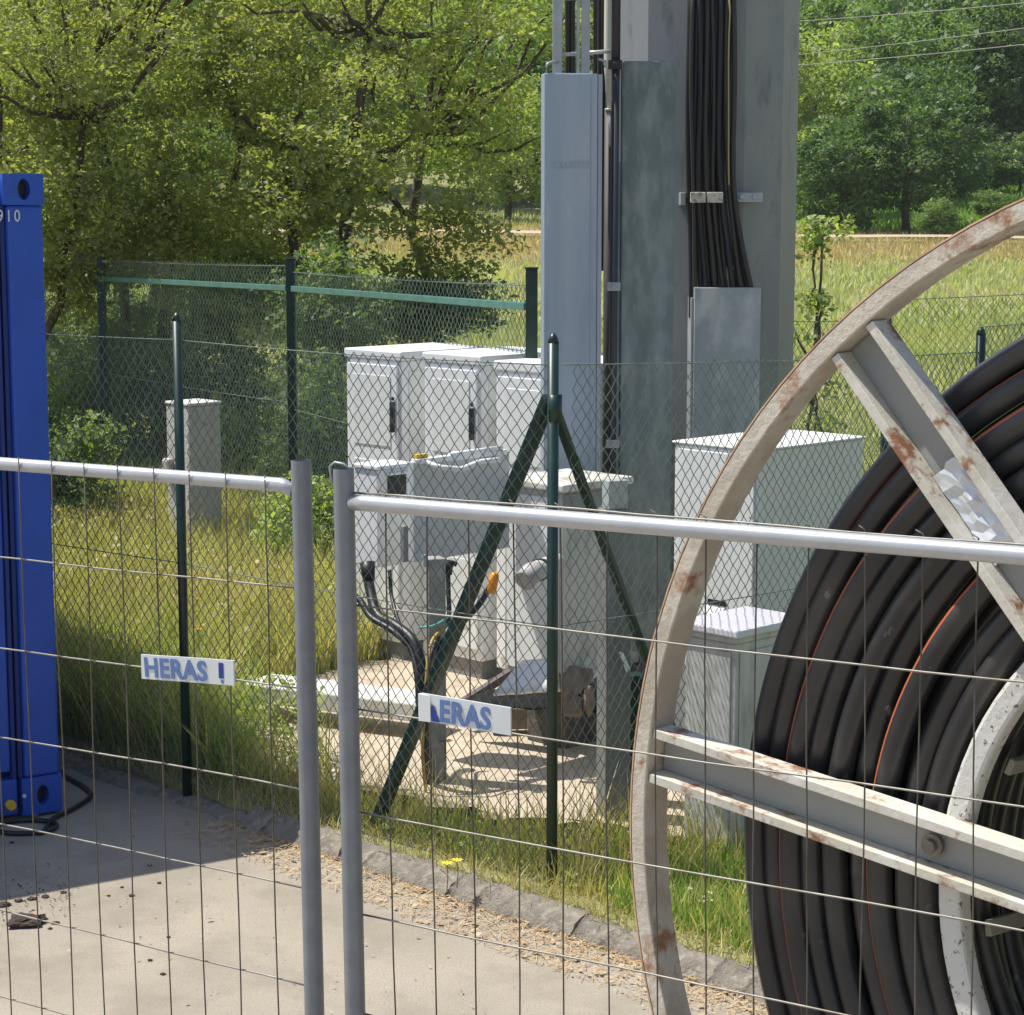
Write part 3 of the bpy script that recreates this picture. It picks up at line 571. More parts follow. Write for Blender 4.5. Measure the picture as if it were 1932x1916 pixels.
# ================================================================== GREEN MESH FENCES
def chainlink(L, Hh, cw=.054, ch=.062, r=.0019, seed=0):
    """interlocked zigzag wires of a diamond mesh, triangular section, one joined mesh"""
    nW = int(L / (cw / 2)); nS = int(Hh / (ch / 2)); rg = np.random.RandomState(seed); V_, F_ = [], []
    sec = np.array([[0, r], [r, -r * .7], [-r, -r * .7]])
    zz = np.arange(nS + 1) * ch / 2
    for i in range(nW):
        x = (i + (np.arange(nS + 1) + i) % 2) * cw / 2 + rg.uniform(-.002, .002) + .006 * np.sin(zz * 4 + i * .07)
        z = zz + rg.uniform(-.003, .003); y = np.where(np.arange(nS + 1) % 2, r, -r) + .010 * np.sin(x * 2.1 + 1)
        P = np.stack([x, y, z], 1); b = sum(len(a) for a in V_) if False else None
        ring = np.stack([P + np.array([s[0], s[1], 0]) for s in sec], 1); V_.append(ring.reshape(-1, 3))
    n3 = (nS + 1) * 3; V_ = np.concatenate(V_)
    base = np.arange(nS)[:, None] * 3; q = []
    for k in range(3):
        k2 = (k + 1) % 3; q.append(np.concatenate([base + k, base + k2, base + 3 + k2, base + 3 + k], 1))
    q = np.concatenate(q); F_ = np.concatenate([q + i * n3 for i in range(nW)])
    return np_mesh('wire_mesh', V_, F_, GWIRE)
def fence_post(root, name, p, z0, z1, r, square=False, m=None):
    m = m or GREEN; lo = loc_of(root); a = lo((p[0], p[1], z0)); b = lo((p[0], p[1], z1)); mb = MB()
    if square: mb.box((a.x - r, a.y - r, z0), (a.x + r, a.y + r, z1)); o = obj(name, mb, m, root, .004)
    else: mb.tube([a, b], r, 14); o = obj(name, mb, m, root)
    mb = MB()
    if square: mb.box((a.x - r - .003, a.y - r - .003, z1 + .001), (a.x + r + .003, a.y + r + .003, z1 + .012)); obj('cap', mb, DARK, o, .003)
    else: mb.tube([b + Vector((0, 0, .001)), b + Vector((0, 0, .018)), b + Vector((0, 0, .034))], [r * 1.03, r * .8, r * .3], 12); obj('cap', mb, GREEN, o)
    return o
P1 = G(1041, 1690, .03); P1 = Vector((P1.x, P1.y, 0))
P2 = Vector((G(353, 1478, .08).x, G(353, 1478, .08).y, 0))
def fence_run(label, pts, hts, r, group, brace=(), mesh_h=1.92, seed=0, ends=None, square=False, rail=None, zs=.04):
    root = thing('mesh_fence', label, 'fence', (pts[0].x, pts[0].y, 0), 0, group); lo = loc_of(root)
    for p, h in zip(pts, hts): fence_post(root, 'post', p, H(p.x, p.y) - .12, h, r, square)
    for k in range(len(pts) - 1):
        a, b = pts[k], pts[k + 1]; d = b - a; d.z = 0; L = d.length; ga = H(a.x, a.y)
        o = bpy.data.objects.new('wire_mesh', chainlink(L - .02, mesh_h, seed=seed + k)); link(o, root); q = lo(a); o.location = (q.x, q.y, max(hts[k] - mesh_h - .05, ga - .02)); o.rotation_euler = (0, math.atan2(-(hts[k + 1] - hts[k]), L) * 1.0, math.atan2(d.y, d.x))
        for fz in (.012, .5, .985):
            mb = MB(); z0 = o.location.z; za = z0 + mesh_h * fz; zb = za + (hts[k + 1] - hts[k]); pts_ = []
            for i in range(9):
                t_ = i / 8; p = a.lerp(b, t_); pts_.append(lo((p.x, p.y, za + (zb - za) * t_ - .012 * math.sin(math.pi * t_))))
            mb.tube(pts_, .0024, 5); obj('tension_wire', mb, GWIRE, root)
        if rail:
            mb = MB(); e = (b - a).normalized() * (r + .02); p = a + e; q2 = b - e; zr = (hts[k] - rail, hts[k + 1] - rail); mb.bar(lo((p.x, p.y, zr[0])), lo((q2.x, q2.y, zr[1])), .038, .038); obj('rail', mb, GREENR, root, .004)
    return root
EXT = P2 + (P2 - P1).normalized() * 2.3
fr1 = fence_run('green mesh fence with diagonal brace running left from the corner post', [P1, P2, EXT], [2.03, 2.035, 2.035], .0200, 'green wire mesh fences', seed=1)
D2 = Vector((.62, .785, 0)).normalized()
Q1 = Vector((AT(1851, 632, 9.6).x, 9.6, 0)); Q2 = Q1 + (Q1 - P1).normalized() * 2.8
fr2 = fence_run('green mesh fence running right from the corner post, behind the drum', [P1 + Vector((.03, .02, 0)), Q1, Q2], [2.03, AT(1851, 632, 9.6).z, 1.95], .022, 'green wire mesh fences', seed=5)
# the corner post is shared: keep it once (in the first run), drop it here
for c in [c for c in fr2.children if c.name.startswith('post')][:1]:
    for g in list(c.children): bpy.data.objects.remove(g)
    bpy.data.objects.remove(c)
lo = loc_of(fr1)
def brace(a, b, w, root, lo):
    mb = MB(); mb.bar(lo(a), lo(b), w, w * .75); o = obj('brace', mb, GREEN, root, .006); return o
top1 = AT(1038, 748, P1.y + .05); foot1 = G(703, 1572, .04)
brace(top1, foot1, .052, fr1, lo)
lo2 = loc_of(fr2); top2 = AT(1050, 780, P1.y + .05); d_ = (Q1 - P1).normalized(); f2 = P1 + d_ * .95; brace(top2, Vector((f2.x, f2.y, .05)), .036, fr2, lo2)
mb = MB(); mb.tube([lo(AT(1047, 745, P1.y)), lo(AT(1047, 795, P1.y))], .026, 12); obj('clamp', mb, GREEN, fr1)
# rear fence with top rail
B = []; 
for px, py, Yd in ((190, 482, 17.0), (548, 491, 13.9), (1003, 509, 10.55)):
    p = AT(px, py, Yd); B.append((Vector((p.x, p.y, 0)), p.z))
Bm = B[0][0] + (B[0][0] - B[1][0]); B = [(Bm, B[0][1] + .05)] + B
fr3 = fence_run('rear green fence with top rail and square posts behind the white cabinets', [b[0] for b in B], [b[1] for b in B], .030, 'green wire mesh fences', mesh_h=1.85, seed=9, square=True, rail=.185)
# lighter hinge side of the middle rear post
Cc = [B[-1][0] + Vector((.08, .05, 0)), Vector((AT(1675, 590, 12.2).x, 12.2, 0)), Vector((5.2, 13.2, 0))]
fr4 = fence_run('rear green mesh fence to the right of the mast', Cc, [2.0, AT(1675, 592, 12.2).z, 2.0], .024, 'green wire mesh fences', seed=12)

# ================================================================== TEMPORARY FENCE PANELS
HD = Vector((.835, -.55, 0)).normalized(); HN = Vector((-HD.y * -1, 0, 0))
def temp_panel(label, post_px, post_py, ztop, left, tube_px, sign):
    """3.5 m x 2 m frame of tubes with welded wires; local x runs along the panel away from the gap post"""
    d = ray(post_px, post_py); t_ = (ztop - EYE.z) / d.z; base = EYE + d * t_ + HD * (ztop * math.sin(R(.75)))
    root = thing('temporary_fence', label, 'fence', (base.x, base.y, 0), math.atan2(HD.y, HD.x), 'temporary wire fence panels in front')
    root.rotation_euler = (0, R(-.75), math.atan2(HD.y, HD.x)); sg = -1 if left else 1; Lp = 3.45
    M = root.rotation_euler.to_matrix().to_4x4(); M = Matrix.Translation(root.location) @ M; Mi = M.inverted()
    nrm = (M.to_3x3() @ Vector((0, 1, 0)))
    def inp(px, py, yo=0): return Mi @ PL(px, py, root.location + nrm * yo, nrm)
    for i, x in enumerate((0, sg * Lp)):
        mb = MB(); mb.tube([(x, 0, 0), (x, 0, ztop)], .0205, 18, caps=False); md = None
        # open tube end: inner wall
        mb.tube([(x, 0, ztop - .08), (x, 0, ztop)], .0175, 18, caps=False); o = obj('post', mb, GALVT, root)
    zt = inp(*tube_px).z; zrail = zt
    pts = [(sg * .018, 0, zt - (.012 if left else 0)), (sg * .05, 0, zt), (sg * (Lp - .05), 0, zt), (sg * (Lp - .02), 0, zt - .012)]
    mb = MB(); mb.tube(pts, .0145 if left else .0155, 18); obj('top_rail', mb, RAILM, root)
    mb = MB(); mb.tube([(sg * .02, 0, .14), (sg * (Lp - .02), 0, .14)], .0145, 16); obj('bottom_rail', mb, RAILM, root)
    yo = -.0165 if left else .0165
    for k in range(1, 34):
        x = sg * (.085 + .0995 * (k - 1)) + random.uniform(-.0035, .0035)
        if abs(x) > Lp - .03: break
        amp = random.uniform(.001, .0035); ph = random.uniform(0, 6); p = []
        for i in range(15):
            z = .11 + (zt + .020 - .11) * i / 14; p.append((x + amp * math.sin(z * 5 + ph) + random.uniform(-.0012, .0012), yo, z))
        if not left: p.append((x - .012, yo, zt + .026))
        mb = MB(); mb.tube(p, .0016, 6); obj('vertical_wire', mb, WIRED, root)
    for j in range(0 if not left else 1, 9):
        z = zt - .2065 * j + (.0165 if j == 0 else 0); p = []
        if z < .15: break
        for i in range(27):
            x = sg * (-.012 + (Lp + .02) * i / 26)
            if j == 0 and i == 0: x = sg * .02
            p.append((x if i else sg * .012, yo + (.0035 if left else -.0035), z + .0022 * math.sin(x * 4 + j) + random.uniform(-.0012, .0012)))
        mb = MB(); mb.tube(p, .0021, 6); obj('horizontal_wire', mb, WIREG, root)
    return root, inp
TL, inpL = temp_panel('wire fence panel at left whose plate reads the full word, ending at the gap', 568, 868, 2.0, True, (540, 916), None)
TR, inpR = temp_panel('wire fence panel in front of the cable drum, right of the gap', 648, 884, 2.0, False, (672, 949), None)
mb = MB(); mb.tube([(-.022, -.010, 1.97), (-.025, -.010, 2.004), (-.014, -.008, 2.012), (.004, -.004, 2.009), (.016, 0, 1.998)], .0026, 8); obj('hook', mb, GALV, TR)
def text_on(parent, body, size, loc, m, sx=1.0, rot=0, name='lettering', off=.0016, shear=0, sc_=1.04):
    cu = bpy.data.curves.new(name, 'FONT'); cu.body = body; cu.size = size; cu.extrude = .0004; cu.offset = off; cu.align_x = 'LEFT'; cu.space_character = sc_; cu.shear = shear
    o = font_mesh(name, cu, m); link(o, parent); o.location = loc; o.rotation_euler = (R(90), rot, 0); o.scale = (sx, 1, 1); return o
# plates
def plate(parent, inp, corners, text, yoff, left):
    P = [inp(c[0], c[1], yoff) for c in corners]; x0 = (P[0].x + P[3].x) / 2; x1 = (P[1].x + P[2].x) / 2; zl = P[0].z; zr_ = P[1].z; hgt_ = ((P[0].z - P[3].z) + (P[1].z - P[2].z)) / 2
    sl_ = (zr_ - zl) / (x1 - x0)
    mb = MB(); n = 10; th = .0015; rows = []
    for i in range(n + 1):
        x = x0 + (x1 - x0) * i / n; zt_ = zl + sl_ * (x - x0); y = yoff - .0005 * math.sin(i * .9)
        rows.append([(x, y, zt_ - hgt_), (x, y, zt_), (x, y + .004, zt_), (x, y + .004, zt_ - hgt_)])
    b = len(mb.v)
    for r_ in rows: mb.v += r_
    for i in range(n):
        for k in range(4): mb.f.append((b + i * 4 + k, b + i * 4 + (k + 1) % 4, b + i * 4 + 4 + (k + 1) % 4, b + i * 4 + 4 + k)); mb.m.append(0); mb.sm.append(False)
    mb.f.append((b + 3, b + 2, b + 1, b)); mb.m.append(0); mb.sm.append(False); b2 = b + n * 4; mb.f.append((b2, b2 + 1, b2 + 2, b2 + 3)); mb.m.append(0); mb.sm.append(False)
    o = obj('sign_plate', mb, SIGNW, parent); return o, x0, x1, zl, sl_, hgt_
o, x0, x1, zl, s_, hh = plate(TL, inpL, [(265, 1235), (441, 1247), (441, 1293), (268, 1282)], 'HERAS', -.030, True)
W_ = x1 - x0
text_on(o, 'HERAS', hh * 1.08, (x0 + W_ * .035, -.0312, zl - hh * .86), SIGNB, W_ * .76 / (hh * 3.62), -math.atan(s_), off=.0017)
mb = MB(); dz_ = s_ * W_ * .87; mb.box((x0 + W_ * .845, -.0314, zl - hh * .74 + dz_), (x0 + W_ * .895, -.0306, zl - hh * .12 + dz_)); obj('stripe', mb, SIGND, o)
mb = MB(); mb.box((x0 + W_ * .868, -.0314, zl - hh * .93 + dz_), (x0 + W_ * .892, -.0306, zl - hh * .80 + dz_)); obj('stripe', mb, SIGNB, o)
o, x0, x1, zl, s_, hh = plate(TR, inpR, [(794, 1308), (964, 1336), (963, 1386), (797, 1362)], 'ERAS', -.012, False)
W_ = x1 - x0
text_on(o, 'ERAS', hh * 1.10, (x0 + W_ * .20, -.0132, zl - hh * .90 + s_ * W_ * .20), SIGNB, W_ * .68 / (hh * 2.95), -math.atan(s_), off=.0018)
mb = MB(); mb.hexa([(x0 + W_ * .125, -.0158, zl - hh * .97), (x0 + W_ * .215, -.0158, zl - hh * .97), (x0 + W_ * .215, -.0152, zl - hh * .97), (x0 + W_ * .125, -.0152, zl - hh * .97),
                    (x0 + W_ * .118, -.0158, zl - hh * .42), (x0 + W_ * .145, -.0158, zl - hh * .38), (x0 + W_ * .145, -.0152, zl - hh * .38), (x0 + W_ * .118, -.0152, zl - hh * .42)]); obj('stripe', mb, SIGND, o)
mb = MB(); mb.hexa([(x0 - .002, -.0200, zl - hh * .99), (x0 + W_ * .115, -.0165, zl - hh * 1.0), (x0 + W_ * .115, -.0155, zl - hh * 1.0), (x0 - .002, -.0125, zl - hh * .99),
                    (x0 - .002, -.0200, zl), (x0 + W_ * .115, -.0165, zl - hh * .04), (x0 + W_ * .115, -.0155, zl - hh * .04), (x0 - .002, -.0125, zl)]); obj('folded_edge', mb, mat('sign_fold_glare', (.85, .86, .86), .4), o)  # folded edge of the plate, its glare put into a whiter colour

# ================================================================== BLUE SHIPPING CONTAINER
C0 = G(116, 1534); cd = Vector((.839, .545, 0)).normalized()      # along the end face to the right and away
ca = math.atan2(cd.y, cd.x); Hc = AT(78, 328, C0.y).z
co = thing('shipping_container', 'dark blue shipping container at the left edge with white number 910', 'container', (C0.x, C0.y, 0), ca)
Wc, Lc = 2.44, 3.0          # local x from -Wc to 0 along the end face, y away
mb = MB(); mb.box((-Wc, .155, .12), (-.02, Lc, Hc - .101)); obj('body', mb, BLUE, co)
mb = MB(); mb.box((-Wc, .155, Hc - .1), (-.004, Lc, Hc - .012)); obj('roof', mb, BLUE, co, .01)
cw = .155
mb = MB(); mb.box((-.150, 0, .17), (0, .12, Hc - .125)); obj('corner_post', mb, BLUE, co, .012)
mb = MB(); mb.box((-.172, .022, .17), (-.152, .04, Hc - .125)); mb.box((-.2, .012, .17), (-.184, .04, Hc - .125)); obj('door_seal', mb, mat('seal_dark', (.008, .03, .19), .6), co, .003)
mb = MB(); mb.box((-1.2, .025, .2), (-.202, .06, Hc - .14)); obj('door', mb, BLUE, co, .006)
mb = MB(); mb.box((-2.3, .010, .02), (-.18, .09, .17)); obj('bottom_rail', mb, BLUE, co, .008)
mb = MB(); mb.box((-2.3, .035, Hc - .125), (-.158, .12, Hc - .025)); obj('top_rail', mb, mat('container_blue_bright', (.012, .06, .36), .4), co, .008)
def casting(z0, z1, name='corner_casting'):
    """block with an oval hole in its outer faces"""
    x0, x1, y0, y1 = -.165, .004, -.004, .15; zc = (z0 + z1) / 2 - .0; xc = -.078; n = 20; mb = MB(); rx, rz_ = .026, .042
    outer, inner = [], []
    for k in range(n):
        a = 2 * math.pi * k / n; c_, s__ = math.cos(a), math.sin(a); inner.append((xc + rx * c_, zc + rz_ * s__))
        m_ = min(((x1 - xc) if c_ > 0 else (xc - x0)) / max(abs(c_), 1e-6), ((z1 - zc) if s__ > 0 else (zc - z0)) / max(abs(s__), 1e-6)); outer.append((xc + c_ * m_, zc + s__ * m_))
    for cx_, cz_ in ((x0, z0), (x1, z0), (x1, z1), (x0, z1)):
        k = min(range(n), key=lambda i: (outer[i][0] - cx_) ** 2 + (outer[i][1] - cz_) ** 2); outer[k] = (cx_, cz_)
    for k in range(n):
        j = (k + 1) % n; mb.quad([(outer[k][0], y0, outer[k][1]), (outer[j][0], y0, outer[j][1]), (inner[j][0], y0, inner[j][1]), (inner[k][0], y0, inner[k][1])])
        mb.quad([(inner[k][0], y0, inner[k][1]), (inner[j][0], y0, inner[j][1]), (inner[j][0], y0 + .05, inner[j][1]), (inner[k][0], y0 + .05, inner[k][1])])
    mb.quad([(i_[0], y0 + .05, i_[1]) for i_ in inner], 1)  # black back face paints the shade inside the hole
    b = [(x0, y0, z0), (x1, y0, z0), (x1, y1, z0), (x0, y1, z0), (x0, y0, z1), (x1, y0, z1), (x1, y1, z1), (x0, y1, z1)]
    for q in ((0, 3, 2, 1), (4, 5, 6, 7), (1, 2, 6, 5), (2, 3, 7, 6), (3, 0, 4, 7)): mb.quad([b[i] for i in q])
    return obj(name, mb, [BLUE, DARK], co)
casting(Hc - .124, Hc); casting(0.012, .169)
text_on(co, '910', .066, (-.192, -.006, AT(20, 418, C0.y).z), WHTXT, .78, 0, off=.0004, sc_=1.35)
mb = MB(); mb.tube([(-.222, -.002, .072), (-.222, -.03, .072)], [.022, .020], 16); obj('plug', mb, YEL, co)
mb = MB(); mb.tube([(-.162, -.006, .10), (-.162, -.016, .10)], .008, 8); obj('bolt', mb, WHTXT, co)
# cable on the ground at the container
def gp(px, py, z=.012): return G(px, py, z)
pts = []
cc_ = gp(48, 1560)
for k in range(25):
    a = 2 * math.pi * k / 24 - .8; pts.append(Vector((cc_.x + .125 * math.cos(a), cc_.y + .085 * math.sin(a) * 1.1, .012)))
pts += [gp(100, 1545), gp(130, 1530), gp(160, 1512), gp(172, 1500), gp(158, 1484), gp(130, 1468), gp(112, 1455)]
hang('cable', 'black cable looped on the asphalt at the foot of the blue container', 'cable', pts[:1] + pts[1:], .010, DARK, None, 8)

# ================================================================== CABLE DRUM
RR = 1.3065
hub = Vector((1.2154, 3.1964, RR))
REA = R(-41.2)
dr = thing('cable_drum', 'large rusty cream steel cable drum standing at the right edge', 'cable drum', (hub.x, hub.y, 0), REA)
# local: x right and nearer, y away (axle), z up; circle centre at (0,.,RR)
def ring_rect(r0, r1, y0, y1, n=96, mi=0, mb=None, lumps=0):
    mb = mb or MB(); b = len(mb.v)
    for k in range(n):
        a = 2 * math.pi * k / n; c_, s__ = math.cos(a), math.sin(a); j = random.uniform(-lumps, lumps)
        for r_, y_ in ((r0 + j, y0), (r1, y0), (r1, y1), (r0 + j, y1)): mb.v.append((r_ * c_, y_, RR + r_ * s__))
    for k in range(n):
        k2 = (k + 1) % n
        for i in range(4):
            i2 = (i + 1) % 4; mb.f.append((b + k * 4 + i, b + k2 * 4 + i, b + k2 * 4 + i2, b + k * 4 + i2)); mb.m.append(mi); mb.sm.append(False)
    return mb
DY = 0.95
mbr = ring_rect(1.270, RR - .0035, 0, .075, 120); obj('rim', mbr, REELR, dr, .003); obj('rim_edge', ring_rect(RR - .0030, RR, -.0005, .0755, 120), mat('rim_edge_rust', (.60, .40, .24), .75, 0, .25, 7, (.42, .22, .12), 9, (.5, .65)), dr)
obj('rim', ring_rect(1.266, RR, DY, DY + .075, 120), REELR, dr, .003)
def spoke(ang, y0, flip=False, name='spoke'):
    """open channel: two flanges and a recessed web; ang measured from -x upwards"""
    mb = MB(); hw = .0546; th = .018; r0, r1 = .10, 1.265; dep = .055
    sgn = -1 if flip else 1
    def P(r_, t_, y_): 
        dx, dz = -math.cos(ang), math.sin(ang); return (dx * r_ + dz * t_, y0 + sgn * y_, RR + dz * r_ - dx * t_)
    def blk(t0, t1, ya, yb, mi=0):
        mb.hexa([P(r0, t0, ya), P(r1, t0, ya), P(r1, t1, ya), P(r0, t1, ya), P(r0, t0, yb), P(r1, t0, yb), P(r1, t1, yb), P(r0, t1, yb)], mi)
    blk(-hw, -hw + th, 0, dep); blk(hw - th, hw, 0, dep)
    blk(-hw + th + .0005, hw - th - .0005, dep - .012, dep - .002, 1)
    # lip of each flange facing out
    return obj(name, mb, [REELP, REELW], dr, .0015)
A0 = R(5.2)
ANG = [R(6.0) + k * R(45) - (R(1.6) if k == 1 else 0) for k in range(8)]
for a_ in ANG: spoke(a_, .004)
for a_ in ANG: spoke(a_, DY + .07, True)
# inner ring behind the spokes, then the drum bars
n = 72; mb = MB(); pts = [(.515 * math.cos(2 * math.pi * k / n), .090, RR + .515 * math.sin(2 * math.pi * k / n)) for k in range(n)]
mb = ring_rect(.606, .652, .056, .100, 90); obj('inner_ring', mb, RINGM, dr, .008)
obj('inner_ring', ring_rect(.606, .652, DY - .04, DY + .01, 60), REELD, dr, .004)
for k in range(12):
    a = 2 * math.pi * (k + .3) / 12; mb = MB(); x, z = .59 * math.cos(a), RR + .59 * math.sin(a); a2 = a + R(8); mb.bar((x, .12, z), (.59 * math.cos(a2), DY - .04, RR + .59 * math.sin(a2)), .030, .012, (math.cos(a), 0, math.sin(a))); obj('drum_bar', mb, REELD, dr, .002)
mb = MB(); mb.tube([(0, -.02, RR), (0, DY + .1, RR)], .06, 24); obj('axle_tube', mb, REELR, dr)
mb = ring_rect(.07, .13, -.012, .06, 48); obj('hub', mb, REELR, dr, .004)
# bolts on the webs
for k in range(8):
    a = ANG[k]; r_ = .655; c_ = Vector((-math.cos(a) * r_, 0, RR + math.sin(a) * r_)); mb = MB(); mb.tube([(c_.x, .030, c_.z), (c_.x, .040, c_.z)], .021, 16); mb.tube([(c_.x, .018, c_.z), (c_.x, .031, c_.z)], .013, 6); obj('bolt', mb, mat('bolt_worn', (.20, .18, .15), .5, .4, .3, 30), dr)
# crumpled film label on the steep spoke
a = ANG[1]; mb = MB(); rg = random.Random(4); nI, nJ = 10, 5
def SP(r_, t_, y_): dx, dz = -math.cos(a), math.sin(a); return (dx * r_ + dz * t_, y_, RR + dz * r_ - dx * t_)
gr = [[SP(.99 - .19 * i / nI + rg.uniform(-.004, .004), -.034 + .062 * j / nJ, .036 - abs(rg.gauss(.003, .0035))) for j in range(nJ + 1)] for i in range(nI + 1)]
b = 0
for r_ in gr: mb.v += r_
for i in range(nI):
    for j in range(nJ): mb.f.append((i * (nJ + 1) + j, i * (nJ + 1) + j + 1, (i + 1) * (nJ + 1) + j + 1, (i + 1) * (nJ + 1) + j)); mb.m.append(0); mb.sm.append(False)
obj('film_label', mb, FILM, dr)
# barcode strip above the film, on the steep spoke's flange side
mb = MB()
for i in range(22):
    r_ = .965 - i * .0068; mb.hexa([SP(r_, .029, .0352), SP(r_ - .003, .029, .0352), SP(r_ - .003, .037, .0352), SP(r_, .037, .0352), SP(r_, .029, .0362), SP(r_ - .003, .029, .0362), SP(r_ - .003, .037, .0362), SP(r_, .037, .0362)])
obj('bar_stripes', mb, FILM, dr)

# ---- the duct wound on the drum: one long pipe in layered windings
du = thing('duct_coil', 'black plastic duct with orange stripes wound on the cable drum', 'duct coil', (hub.x, hub.y, 0), REA)
def winding(rm, y, seed, stripes=True):
    rg = random.Random(seed); N, n = 150, 20; rt = .0245; v, f, mi = [], [], []; ph = rg.uniform(0, 6.28); e1 = rg.uniform(.003, .011); p1 = rg.uniform(0, 6)
    sp = 1 if stripes else 0; s0 = rg.randrange(n); 
    off = 17 + rg.choice([0, 0, 1]) 
    for k in range(N):
        a = 2 * math.pi * k / N; r_ = rm + e1 * math.sin(2 * a + ph); yy = y + .006 * math.sin(3 * a + p1)
        for i in range(n):
            b_ = 2 * math.pi * i / n; rr_ = r_ + rt * math.cos(b_); v.append((rr_ * math.cos(a), yy + rt * math.sin(b_), RR + rr_ * math.sin(a)))
    for k in range(N):
        k2 = (k + 1) % N
        for i in range(n):
            i2 = (i + 1) % n; f.append((k * n + i, k * n + i2, k2 * n + i2, k2 * n + i)); mi.append(1 if (sp and (i == off)) else 0)
    me = bpy.data.meshes.new('winding'); me.from_pydata(v, [], f); me.materials.append(DUCT); me.materials.append(STRIPE); me.polygons.foreach_set('material_index', mi); me.polygons.foreach_set('use_smooth', [True] * len(f)); return me
rads = [1.100 - .0505 * i for i in range(10)]
for i, rm in enumerate(rads):
    for j in range(2):
        y = .112 + (.010 if i % 2 else 0) + .049 * j + random.uniform(-.005, .005) + (.012 if i == 0 else 0)
        o = bpy.data.objects.new('winding', winding(rm + random.uniform(-.007, .007) - .012 * j, y, i * 7 + j, j == 0 and i in (1, 2, 6, 9))); link(o, du)
for j in range(2, 15):
    for i in (0, 9): 
        o = bpy.data.objects.new('winding', winding(rads[i], .13 + .0505 * j, 200 + j * 3 + i, False)); link(o, du)

# ================================================================== VEGETATION
class _R: pass
def crown_points(rg, cen, rad, n_clump, per, flat=.55, shell=.55, spread=.32):
    out = []; cl = []
    for k in range(n_clump):
        d = rg.normal(size=3); d /= np.linalg.norm(d); r = shell + (1 - shell) * rg.rand() ** .6
        c = np.array(cen) + d * np.array(rad) * r * (.85 + .3 * rg.rand()); cl.append(c)
        s = spread * (.6 + .9 * rg.rand()); m = int(per * (.5 + rg.rand()))
        p = rg.normal(size=(m, 3)); p /= np.maximum(np.linalg.norm(p, axis=1), 1e-6)[:, None]; p *= (rg.rand(m) ** .45)[:, None]
        out.append(c + p * np.array([s, s, s * flat]))
    return np.concatenate(out), cl
def limb(mb, a, b, r0, r1, rg, n=6, wob=.08):
    a = np.array(a, float); b = np.array(b, float); L = np.linalg.norm(b - a); pts = []
    for i in range(n + 1):
        t = i / n; p = a + (b - a) * t; w2 = math.sin(math.pi * t) * wob * L; pts.append(p + rg.normal(size=3) * w2 * .35 + np.array([0, 0, -.10 * L * math.sin(math.pi * t)]) * (1 if L > .4 else 0))
    mb.tube([Vector(p) for p in pts], [r0 + (r1 - r0) * i / n for i in range(n + 1)], 7)
def tree(name, label, cat, base, trunks, crowns, leaf, lsize, seed, group, ncl, per, flat=.55, spread=.32, limbs=14, shell=.5):
    rg = np.random.RandomState(seed); root = thing(name, label, cat, base, 0, group); mb = MB(); C_ = []; cls = []
    for (cen, rad, frac) in crowns:
        p, cl = crown_points(rg, cen, rad, int(ncl * frac), per, flat, shell, spread); C_.append(p); cls += cl
    for (a, b, r0, r1) in trunks: limb(mb, a, b, r0, r1, rg, 8, .05)
    ends = [np.array(t_[1]) for t_ in trunks]; mids = [np.array(t_[0]) * .45 + np.array(t_[1]) * .55 for t_ in trunks]
    for k in range(limbs):
        c = cls[rg.randint(len(cls))]; src = min(ends + mids, key=lambda e: np.linalg.norm(e - c) + rg.rand() * .4); limb(mb, src, c, max(trunks[0][3] * .8, .012), .006, rg, 6, .10)
    obj('trunk', mb, BARK, root); C_ = np.concatenate(C_)
    o = bpy.data.objects.new('crown', leaves_mesh('crown', C_, lsize, leaf, rng=rg)); link(o, root); return root
# ---- near trees just behind the rear fence (left half)
def near(px, Yd): p = AT(px, 500, Yd); return (p.x, p.y, H(p.x, p.y) - .05)
gN = 'trees behind the rear fence'
b = near(612, 17.5)
tree('tree', 'near tree with leaning pale trunks behind the middle rear fence post', 'tree', b, [((0, 0, 0), (.22, 0, 2.6), .085, .05), ((.02, .1, 0), (-.35, .2, 2.9), .06, .035), ((.22, 0, 2.6), (.5, -.1, 4.6), .05, .02)],
     [((.2, 0, 3.6), (1.35, 1.2, 1.75), 1.0), ((-.2, -.2, 2.35), (.9, .8, .35), .22), ((1.0, -.1, 2.05), (.45, .6, .4), .12)], L_NEAR, .050, 11, gN, 185, 145, .5, .26, 26, .35)
b = near(300, 18.2)
tree('tree', 'wide olive-leaved tree left of centre, above the rear fence rail', 'tree', b, [((0, 0, 0), (.1, 0, 2.4), .08, .045), ((0, .1, 0), (-.5, 0, 3.2), .06, .03), ((0, 0, .4), (.7, .2, 2.8), .05, .025)],
     [((0, 0, 3.0), (1.5, 1.2, 1.5), 1.0), ((-.2, -.1, 2.0), (1.1, .6, .40), .3), ((.1, .2, 4.6), (1.3, 1.1, .9), .4)], L_NEAR, .050, 12, gN, 180, 145, .5, .27, 26, .3)
b = near(40, 17.2)
tree('tree', 'olive-leaved tree behind the blue container top', 'tree', b, [((0, 0, 0), (-.1, 0, 2.6), .08, .045), ((0, 0, .5), (.5, .2, 3.0), .05, .025)],
     [((0, 0, 3.1), (1.3, 1.1, 1.6), 1.0), ((.3, .0, 1.9), (.9, .6, .5), .3)], L_NEAR, .050, 13, gN, 165, 145, .5, .27, 22, .3)
b = near(880, 19.5)
tree('tree', 'light-leaved tree left of the mast with drooping branch tips', 'tree', b, [((-.6, 0, 0), (-.4, 0, 2.8), .07, .04)],
     [((-.1, 0, 4.1), (1.25, 1.2, 1.6), 1.0), ((-.1, 0, 2.75), (1.0, .8, .35), .2)], L_NEAR2, .05, 14, gN, 120, 130, .45, .25, 26, .35)
